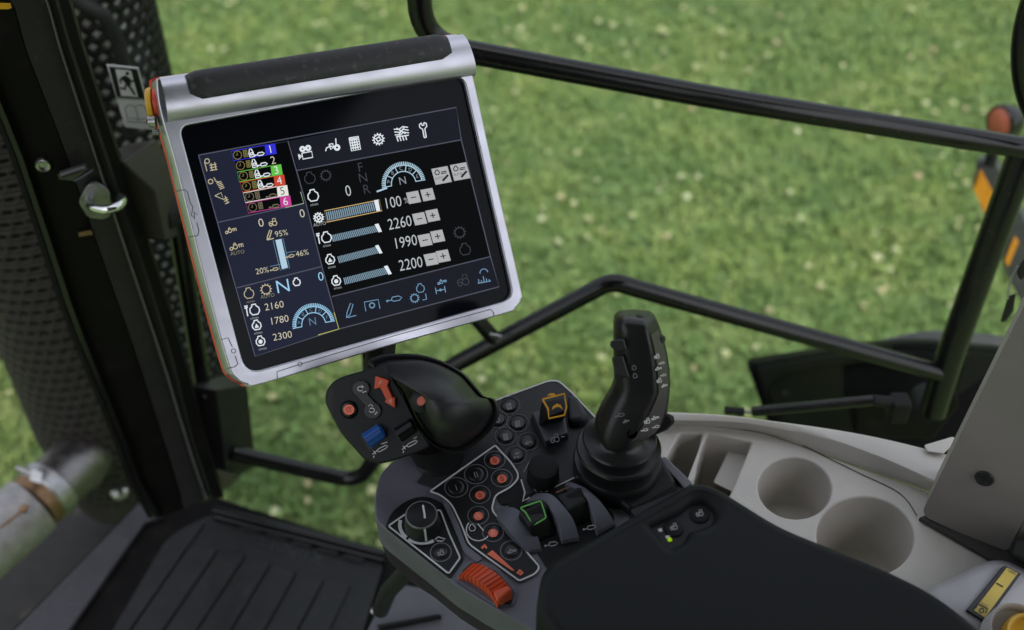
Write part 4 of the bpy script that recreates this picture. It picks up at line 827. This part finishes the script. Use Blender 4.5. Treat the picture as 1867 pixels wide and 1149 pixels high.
# ================================================================ JOYSTICK
jy = at_z(1125, 848, .71).y
js = thing('joystick', 'black ergonomic joystick grip on a ribbed rubber bellows', 'joystick', at_z(1125, 848, .71))
ax0 = at_y(1125, 848, jy)
s = depth(ax0) / F
prof = [(80, -40), (80, 8), (80.5, 15), (78, 20), (57, 23), (50, 34), (56, 43), (73, 46), (76.5, 49.5), (74, 54), (52, 57), (45, 62), (52, 67), (63, 69.5), (66.5, 73), (64, 77), (50, 83), (42, 92), (38, 112), (0, 112)]
obj('bellows', lathe_bm(ax0, (0, -.02, 1), [(r * s, h * s) for r, h in prof], 56), plastic('bellows_rubber', (.013, .013, .0135), .34, bump=.1, spec=.45), js, smooth=32)
JP = Plane(at_y(1130, 800, jy - .004), (0, -math.cos(R(25)), math.sin(R(25))))
JY = lambda x, y, h=0: JP.p(x, y, h)
def CF(y): return .68 if y < 700 else max(.42, .68 - (y - 700) * .0027)
secs = [(573, 1138, 1182, .55), (576, 1130, 1190, .8), (583, 1123, 1197, .95), (596, 1121, 1203, 1), (620, 1121, 1211, 1), (645, 1121, 1217, 1), (672, 1121, 1221, 1), (700, 1122, 1222, 1), (716, 1116, 1221, 1), (732, 1107, 1220, 1.02), (750, 1097, 1218, 1.05), (768, 1089, 1213, 1.05), (785, 1086, 1200, 1.0), (798, 1088, 1183, .95), (808, 1094, 1168, .85), (816, 1106, 1152, .7)]
rows = []
for (y, l, r_, k) in secs:
    Pl_ = JY(l, y, .002); Pr_ = JY(r_, y, -.004); wv = Pr_ - Pl_; W = wv.length; u = wv.normalized()
    vdir = -JP.n; dpt = .019 * k; cf = CF(y)
    q = [Pl_ + vdir * .003, Pl_ + u * W * .10 - vdir * dpt * .9, Pl_ + u * W * cf - vdir * dpt * 1.25, Pr_ - vdir * .004, Pr_ + vdir * dpt, Pl_ + u * W * .4 + vdir * dpt * 1.3, Pl_ + vdir * dpt]
    q2 = []
    for i, p in enumerate(q):
        a = q[i - 1]; b_ = q[(i + 1) % len(q)]; kk = .14 if i == 2 else .27
        A_ = p + (a - p) * kk; B_ = p + (b_ - p) * kk
        for j in range(5): t = j / 4; q2.append(A_ * (1 - t) ** 2 + p * 2 * t * (1 - t) + B_ * t * t)
    # slant the sections a little so the top leans
    rows.append(q2)
bm = sheet_bm(rows, close=True); bm.verts.ensure_lookup_table(); n = len(rows[0]); bm.faces.new([bm.verts[i] for i in range(n)]); bm.faces.new([bm.verts[len(bm.verts) - n + i] for i in range(n)])
grip = obj('grip', bm, plastic('grip_black', (.014, .013, .014), .33, bump=.15, spec=.45), js, smooth=60)
# lighter side inlay follows the right flank
rows = []
for (y, l, r_, k) in secs[3:-2]:
    Pl_ = JY(l, y, .002); Pr_ = JY(r_, y, -.004); u = (Pr_ - Pl_); W = u.length; u.normalize(); dpt = .019 * k
    e1 = Pl_ + u * W * CF(y) + JP.n * dpt * 1.25; e2 = Pr_ + JP.n * .004; nrm = (JP.n * .83 + RT * .55) * .0010
    f0 = .38 if y > 610 else .75
    rows.append([e1.lerp(e2, .15) + nrm * .7, e1.lerp(e2, .5) + nrm * .5, e1.lerp(e2, .80) + nrm * .6])
obj('side_inlay', sheet_bm(rows), plastic('inlay_grey', (.065, .060, .058), .42, bump=.15), grip, smooth=60)
ip = Plane(JY(1195, 690, .016), JP.n * .83 + RT * .5)
IPM = plastic('bright_print', (.75, .75, .76), .5, bump=0)
for k_, x, y, z_ in (('tractor', 1198, 650, 5), ('cyl', 1207, 662, 5), ('imp', 1200, 672, 5), ('cyl', 1210, 684, 5), ('tractor', 1202, 694, 5), ('imp', 1211, 703, 4.5), ('tractor', 1180, 768, 6), ('imp', 1194, 762, 6), ('cyl', 1176, 784, 6), ('cyl', 1197, 778, 6)): obj('inlay_print', stroke_bm(ip, glyph(k_, x, y, z_), 1.25, .005), IPM, grip, smooth=0)
fpn = Plane(JY(1140, 720, .024), JP.n - RT * .1)
bm = bmesh.new()
for k_, x, y, z_ in (('engine', 1156, 671, 4.5), ('engine', 1158, 686, 4.5), ('cyl', 1131, 757, 8), ('imp', 1141, 768, 5)): stroke_bm(fpn, glyph(k_, x, y, z_), 1.3, .0015, bm)
obj('grip_print', bm, WHTD, grip, smooth=0)
TRG = plastic('switch_rubber', (.028, .028, .030), .4)
tp0 = JY(1160, 581, .006)
obj('top_button', lathe_bm(tp0 - Vector((0, 0, .003)), (0, .42, .9), [(0, .0045), (.005, .0045), (.0072, .0035), (.008, .001), (.0088, 0)], 28), BLKM, grip)
bm = hull_bm([JY(x, y, Y) for Y in (.0235, .002) for x, y in ((1113, 621), (1138, 618), (1144, 638), (1124, 642), (1112, 631))]); obj('trigger_switch', bm, TRG, grip, bevel=.0015)
bm = hull_bm([JY(x, y, Y) for Y in (.0225, .002) for x, y in ((1115, 652), (1136, 648), (1149, 690), (1122, 684), (1117, 662))]); obj('trigger_switch', bm, TRG, grip, bevel=.0015)
HOLE = plastic('hole_shade', (.001, .001, .001), .9, spec=0, bump=0); obj('screw_hole', lathe_bm(JY(1153, 791, .0225), (.15, -.9, .45), [(0, .0), (.0036, .0), (.004, .0006), (.0046, 0), (.0046, -.004)], 20), HOLE, grip); obj('screw_hole', lathe_bm(JY(1207, 619, .0035), (.8, -.6, .3), [(0, .0015), (.003, .0015), (.004, .0), (.004, -.006)], 16), INK, grip)  # black discs paint the dark inside of the screw holes
obj('palm_ledge', hull_bm([JY(x, y, .0) for x, y in ((1186, 752), (1214, 752), (1228, 758), (1231, 770), (1216, 786), (1180, 800))] + [JY(x, y, -.03) for x, y in ((1190, 755), (1226, 757), (1226, 772), (1186, 790))]), BLK, grip, bevel=.004)
# ================================================================ ARMREST PAD
ap = Plane(at_z(1250, 1000, .765), (0, -math.sin(R(5)), math.cos(R(5))))
ar_ = thing('armrest', 'wide black vinyl armrest pad with two round buttons at its front corner', 'armrest', ap.p(1300, 1080, -.05))
out = rnd([(988, 1030), (1262, 872), (1305, 880), (1423, 954), (1620, 1033), (1710, 1078), (1800, 1149), (1950, 1300), (1500, 1500), (1010, 1160), (976, 1112)], [26, 22, 24, 40, 60, 60, 60, 10, 10, 30, 20], 8)
hole = rnd([(1186, 951), (1245, 925), (1262, 908), (1290, 906), (1306, 928), (1300, 948), (1275, 958), (1256, 962), (1248, 982), (1224, 993)], [4, 8, 14, 14, 14, 12, 8, 8, 10, 3], 5)
plate('pad', ap, out, [hole], -.050, .004, PAD, ar_, bev=.010, seg=6, smooth=60)
slab('button_tray', ap, [(1150, 930), (1262, 885), (1330, 920), (1310, 970), (1230, 1015), (1190, 990)], -.03, -.006, BLK, ar_)
for x, y in ((1229, 961), (1276, 936)):
    s = ap.scale(x, y); b_ = obj('round_button', lathe_bm(ap.p(x, y, -.003) - ap.n * .004, ap.n, [(0, .003), (14 * s, .003), (17 * s, .0024), (18.5 * s, .0008), (19 * s, 0)], 32), BLKM, ar_)
    obj('button_print', stroke_bm(ap, glyph('tractor', x, y, 7), 1.8, .0003 - .0035), WHTD, b_, smooth=0)
bm = fill_bm(ap, [[(1199, 965), (1206, 963), (1208, 969), (1202, 970)], [(1213, 977), (1221, 976), (1222, 981), (1214, 982)]], -.0055); obj('tray_print', bm, WHT, ar_, smooth=0)
obj('indicator_lamp', lathe_bm(ap.p(1221, 984, -.0055), ap.n, [(0, .0015), (.0015, .001), (.002, 0)], 10), emis('indicator', (.35, .6, .02), .7), ar_)
# ================================================================ SIDE TRAY (grey trim, right)
tp2 = Plane((0, 0, .63), (0, 0, 1))
ty = thing('side_console', 'light grey moulded side console with two cup holders and slots', 'side console', tp2.p(1500, 880, -.15))
s = tp2.scale(1450, 890)
c1 = circ(1449, 890, 67, 40, 56, tilt=-6); c2 = circ(1578, 978, 89, 48, 72, tilt=-6)
slotA = rnd([(1240, 789), (1281, 790), (1262, 868), (1240, 905), (1202, 862), (1212, 840)], 5); slotB = rnd([(1290, 789), (1371, 806), (1330, 905), (1256, 880)], 5)
deck = rnd([(1195, 772), (1285, 775), (1345, 781), (1394, 790), (1448, 808), (1563, 851), (1693, 896), (1700, 935), (1867, 1010), (1990, 1080), (1960, 1400), (1300, 1300), (1150, 1000), (1150, 850)], 6)
notch = rnd([(1385, 930), (1420, 945), (1436, 945), (1425, 955), (1410, 975), (1370, 960)], 3)
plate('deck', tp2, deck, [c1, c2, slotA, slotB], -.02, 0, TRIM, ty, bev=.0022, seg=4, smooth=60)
def cup(c, cx_, cy_, dep, name='cup_holder'):
    T_ = [tp2.p(p[0], p[1], 0) - Vector((0, 0, .002)) for p in c]; m_ = sum(T_, Vector()) / len(T_)
    rows = [[p + (m_ - p).normalized() * -.0008 for p in T_], [m_ + (p - m_) * .95 - Vector((0, 0, dep * .7)) for p in T_], [m_ + (p - m_) * .93 - Vector((0, 0, dep * .95)) for p in T_], [m_ + (p - m_) * .86 - Vector((0, 0, dep)) for p in T_], [m_ + (p - m_) * .1 - Vector((0, 0, dep)) for p in T_]]
    bm = sheet_bm(rows, close=True); return obj(name, bm, TRIM, ty, smooth=50)
cup(c1, 0, 0, .062); cup(c2, 0, 0, .075)
cup(slotA, 0, 0, .07, 'storage_slot'); cup(slotB, 0, 0, .07, 'storage_slot')
obj('slot_step', hull_bm([tp2.p(x, y, h - .0) for h in (-.02,) for x, y in ((1337, 804), (1370, 808), (1340, 900), (1300, 880))] + [tp2.p(x, y, -.07) for x, y in ((1337, 804), (1370, 808), (1340, 900), (1300, 880))]), TRIM, ty, bevel=.002)
# outer rim, groove wall
G0 = [(1180, 752), (1230, 752), (1322, 757), (1410, 768), (1505, 781), (1600, 798), (1700, 822), (1800, 850), (1867, 875)]
G1 = [(1180, 764), (1230, 764), (1322, 766), (1394, 774), (1494, 796), (1601, 833), (1697, 875), (1790, 920), (1867, 955)]
G2 = [(1180, 773), (1230, 774), (1322, 779), (1394, 789), (1448, 807), (1563, 849), (1693, 894), (1790, 935), (1867, 970)]
g0, g1 = cat([(*p, 0) for p in G0], False, 4), cat([(*p, 0) for p in G1], False, 4); g2 = cat([(*p, 0) for p in G2], False, 4)
rim = Plane((0, 0, .648), (0, 0, 1))
r0 = [rim.p(p.x, p.y, 0) for p in g0]; r1 = [rim.p(p.x, p.y, .001) for p in g1]; r2 = [tp2.p(p.x, p.y, .0) for p in g2]
bm = sheet_bm([[p - Vector((0, -.004, .12)) for p in r0], [p + Vector((0, .002, -.004)) for p in r0], r0, [a.lerp(b_, .5) + Vector((0, 0, .002)) for a, b_ in zip(r0, r1)], [p + Vector((0, .0015, 0)) for p in r1], [p - Vector((0, 0, .002)) for p in r1], [p - Vector((0, 0, .001)) for p in r2]])
obj('outer_rim', bm, TRIM, ty, smooth=40)
obj('rim_block', hull_bm([rim.p(x, y, h) for h in (-.02, .006) for x, y in ((1684, 812), (1738, 796), (1745, 804), (1720, 828), (1690, 824))]), TRIM, ty, bevel=.002)
obj('deck_seam', stroke_bm(tp2, [cat([(*p, 0) for p in ((1463, 812), (1563, 861), (1640, 899), (1672, 940))], False, 5)], 1.6, .0006), TRIMK, ty)
slab('armrest_side_lip', tp2, rnd([(1330, 908), (1345, 903), (1386, 932), (1378, 945), (1350, 930)], 4), 0, .006, TRIM, ty, bevel=.002)
# grey pillar cover
gy = at_z(1690, 942, .64).y
gpl = Plane(at_z(1690, 942, .64), (-.56, -1, .12))
gc = thing('grey_pillar_cover', 'tall taupe plastic pillar cover with one dark screw at the right edge', 'pillar cover', at_z(1740, 960, .64))
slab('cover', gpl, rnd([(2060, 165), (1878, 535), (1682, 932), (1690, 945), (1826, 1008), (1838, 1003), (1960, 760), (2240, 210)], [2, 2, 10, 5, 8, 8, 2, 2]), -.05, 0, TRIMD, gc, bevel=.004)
s = gpl.scale(1795, 872); obj('cover_screw', lathe_bm(gpl.p(1795, 872), gpl.n, [(0, .001), (7 * s, .0012), (11 * s, .0025), (15 * s, .0022), (17 * s, .0005)], 28), INK, gc)
lb = slab('cover_gap_trim', tp2, [(1676, 943), (1690, 938), (1834, 1003), (1900, 1040), (1900, 1062), (1860, 1042), (1810, 1020)], .0005, .006, TRIMK, gc, bevel=.001)
obj('cover_return', hull_bm([gpl.p(x, y, h) for h in (-.05, -.02) for x, y in ((1836, 1005), (1900, 880), (1900, 1010), (1850, 1010))]), GREYL, gc, bevel=.002)
obj('seat_belt_boot', hull_bm([at_d(x, y, 1.0) for x, y in ((1846, 985), (1900, 975), (1900, 1040), (1838, 1012))] + [at_d(x, y, 1.06) for x, y in ((1846, 985), (1900, 975), (1900, 1040), (1838, 1012))]), BLKM, gc, bevel=.004)
# bulged housing with label, cap
hs_ = thing('label_housing', 'pale grey curved housing carrying a yellow label in the lower right corner', 'housing', at_z(1780, 1100, .64))
hx = Plane(at_z(1790, 1090, .66), (.25, -.25, 1))
hull_pts = cat([(1690, 1090), (1740, 1055), (1790, 1030), (1830, 1025), (1867, 1040), (1900, 1060), (1900, 1200), (1740, 1160)], True, 4)
obj('bulge', pillow_bm(hx, hull_pts, (1800, 1110), [(1.04, -.03), (1.0, -.006), (.93, .001), (.8, .004), (.3, .006)]), GREYL, hs_, smooth=60)
obj('label_edge', slab_bm(hx, [(1832, 1031), (1862, 1046), (1798, 1134), (1764, 1112)], .004, .0088), INK, hs_)
lbp = slab('yellow_label', hx, [(1836, 1035), (1856, 1045), (1796, 1126), (1776, 1113)], .0089, .0093, LABY, hs_)
for q_ in (stroke_bm(hx, [[(1817, 1063), (1829, 1070)]], 2.2, .0099), stroke_bm(hx, [[(1779, 1109), (1784, 1101), (1801, 1110), (1797, 1118)]], 2.2, .0099), stroke_bm(hx, [circ(1790, 1113, 4, 10)], 2, .0099, closed=True), text_bm(hx, 1795, 1103, 'PTO', 5, (.85, .4), .0099), text_bm(hx, 1845, 1043, '1000', 6, (.85, .4), .0099)):
    obj('label_print', q_, INK, lbp, smooth=0)
cpn = Plane(at_z(1850, 1140, .69), (-.1, -.35, 1)); s = cpn.scale(1850, 1140)
kc = thing('yellow_cap', 'yellow round knob in a white collar at the bottom right corner', 'knob', cpn.p(1853, 1140, -.02))
obj('collar', lathe_bm(cpn.p(1856, 1146) - cpn.n * .02, cpn.n, [(50 * s, -.01), (50 * s, .014), (47 * s, .019), (43 * s, .017), (40 * s, .008), (20 * s, .006), (0, .006)], 40), WHC, kc)
obj('cap', lathe_bm(cpn.p(1872, 1160) - cpn.n * .02, cpn.n, [(40 * s, .006), (41 * s, .022), (38 * s, .027), (33 * s, .026), (30 * s, .021), (0, .020)], 40), YCAP, kc)
tag(slab('black_side_box', tp2, [(1840, 1060), (1867, 1040), (1960, 1060), (1960, 1130), (1850, 1110)], .0, .018, BLK, bevel=.003), 'black box behind the yellow knob at the right edge', 'box')
# ================================================================ OUTSIDE RIGHT
fy = 1.30
fd = thing('rear_fender', 'black moulded rear fender outside the door behind the gas strut', 'fender', at_y(1600, 800, fy))
fpl = Plane(at_y(1600, 700, fy), (-.15, -.8, .6))
FBL = plastic('fender_black', (.005, .005, .005), .6, spec=.06)
slab('fender_shell', fpl, rnd([(1364, 668), (1372, 660), (1509, 640), (1600, 628), (1690, 624), (1800, 634), (1867, 640), (1900, 800), (1700, 900), (1450, 900), (1388, 738)], [10, 8, 30, 30, 30, 30, 10, 10, 10, 10, 20], 6), -.06, 0, FBL, fd, bevel=.006)
plate('fender_lip', fpl, rnd([(1378, 672), (1510, 650), (1640, 640), (1867, 650), (1900, 790), (1700, 880), (1460, 880), (1400, 745)], 20), [rnd([(1404, 700), (1430, 682), (1510, 668), (1600, 660), (1760, 668), (1700, 790), (1440, 780), (1400, 740)], 16)], -.001, .012, FBL, fd, bev=.003)
bk2 = Plane(at_y(1700, 650, fy + .12), (-.1, -.6, .8))
slab('fender_top', bk2, rnd([(1560, 640), (1594, 621), (1659, 606), (1720, 600), (1790, 606), (1900, 622), (1900, 680), (1640, 700)], 20), -.05, 0, plastic('grey_fender_top', (.05, .05, .055), .6, dust=.4), fd, bevel=.01)
obj('fender_bolt', lathe_bm(fpl.p(1430, 716, .002), fpl.n, [(0, .005), (.006, .004), (.008, 0)], 14), BLKG, fd)
gs = thing('gas_strut', 'slim black gas strut lying behind the grey console rim', 'gas strut', at_y(1600, 735, 1.0))
sy = 1.0
q0, q1, q2_, q3, q4 = [at_y(x, y, sy) for x, y in ((1322, 748), (1356, 751), (1370, 751), (1594, 730), (1640, 736))]
s = depth(q2_) / F
obj('ball_socket', tube_bm([q0, q0.lerp(q1, .5), q1], [7.5 * s, 7 * s, 7.5 * s], 16), BLKM, gs)
obj('piston_rod', tube_bm([q1, q2_], 3 * s, 12), ZINC, gs)
obj('cylinder', tube_bm([q2_, q2_.lerp(q3, .01), q3.lerp(q2_, .01), q3], [6 * s, 9.5 * s, 9.5 * s, 7 * s], 24), BLKG, gs)
obj('ball_socket', tube_bm([q3 - Vector((.002, 0, 0)), q4], [10 * s, 12 * s], 16), BLKM, gs)
obj('mount_ball', hull_bm([q4 + Vector((a, b_, c_)) * .012 for a in (-1, 1) for b_ in (-1, 1) for c_ in (-2.2, .8)]), BLKM, gs, bevel=.004)
tag(obj('door_pivot', lathe_bm(at_y(1690, 735, 1.14), (-.3, -1, .2), [(0, .03), (.014, .03), (.02, .02), (.022, -.02)], 18), BLKM), 'dark round door pivot at the foot of the slanted tube', 'pivot')
tag(obj('inner_bracket', box3([(1560, 745), (1740, 690), (1748, 740), (1700, 800), (1560, 800)], [(1560, 745), (1740, 690), (1748, 740), (1700, 800), (1560, 800)], 1.17, 1.22), BLKO, bevel=.004), 'black bracket plate under the end of the gas strut', 'bracket')
# hazard marker post
my = 1.75
mk_ = thing('marker_bracket', 'grey marker bracket with amber reflectors outside the right of the door', 'marker bracket', at_y(1830, 480, my))
mpl = Plane(at_y(1810, 380, my), (-.5, -.85, .2))
slab('plate', mpl, rnd([(1781, 293), (1775, 340), (1797, 401), (1832, 489), (1853, 536), (1900, 600), (1900, 460), (1867, 400), (1836, 340), (1812, 294)], 5), -.03, 0, plastic('weathered_bracket', (.045, .045, .05), .5, dust=.5), mk_, bevel=.004)
for q in ([(375, 410), (440, 530), (400, 615), (345, 500)], [(440, 547), (458, 590), (415, 690), (399, 640)], [(535, 720), (552, 750), (505, 862), (490, 830)]):
    slab('amber_reflector', mpl, rnd([(1640 + x / 2.553, 150 + y / 2.553) for x, y in q], 1.5), 0, .006, AMB, mk_, bevel=.001)
lm = thing('round_reflector_lamp', 'round reddish reflector lamp peeking over the upper door tube', 'lamp', at_y(1815, 290, my))
lc = at_y(1826, 224, my); s = depth(lc) / F
obj('housing', lathe_bm(lc, (-.93, -.35, .1), [(0, -.03), (24 * s, -.03), (33 * s, -.018), (34 * s, .004), (31 * s, .008), (29 * s, .004)], 32), BLKG, lm)
obj('lens', lathe_bm(lc, (-.93, -.35, .1), [(29.5 * s, .005), (20 * s, .009), (0, .012)], 32), REDR, lm)
obj('stem', tube_bm([lc, at_y(1804, 300, my)], 11 * s, 14), BLKM, lm)
kn = thing('key_chain', 'beaded chain with black fob hanging beside the grey pillar cover', 'key chain', at_y(1840, 580, 1.0))
bm = bmesh.new(); ky = 1.0
for i in range(15):
    t = i / 14; x = 1855 - 17 * t - 5 * math.sin(math.pi * t); y = 486 + 58 * t; lathe_bm(at_y(x, y, ky) - Vector((0, 0, .0012)), (0, 0, 1), [(0, 0), (.0011, .0004), (.0013, .0012), (.0011, .002), (0, .0024)], 8, bm)
obj('bead_chain', bm, STEEL, kn)
obj('fob', box3([(1838, 540), (1853, 534), (1848, 566), (1834, 586), (1824, 588), (1828, 572)], [(1838, 540), (1853, 534), (1848, 566), (1834, 586), (1824, 588), (1828, 572)], ky, ky + .012), BLK, kn, bevel=.002)
obj('chain_anchor', box3([(1853, 496), (1862, 478), (1900, 440), (1900, 480), (1860, 512)], [(1853, 496), (1862, 478), (1900, 440), (1900, 480), (1860, 512)], ky, ky + .012), BLK, kn, bevel=.002)
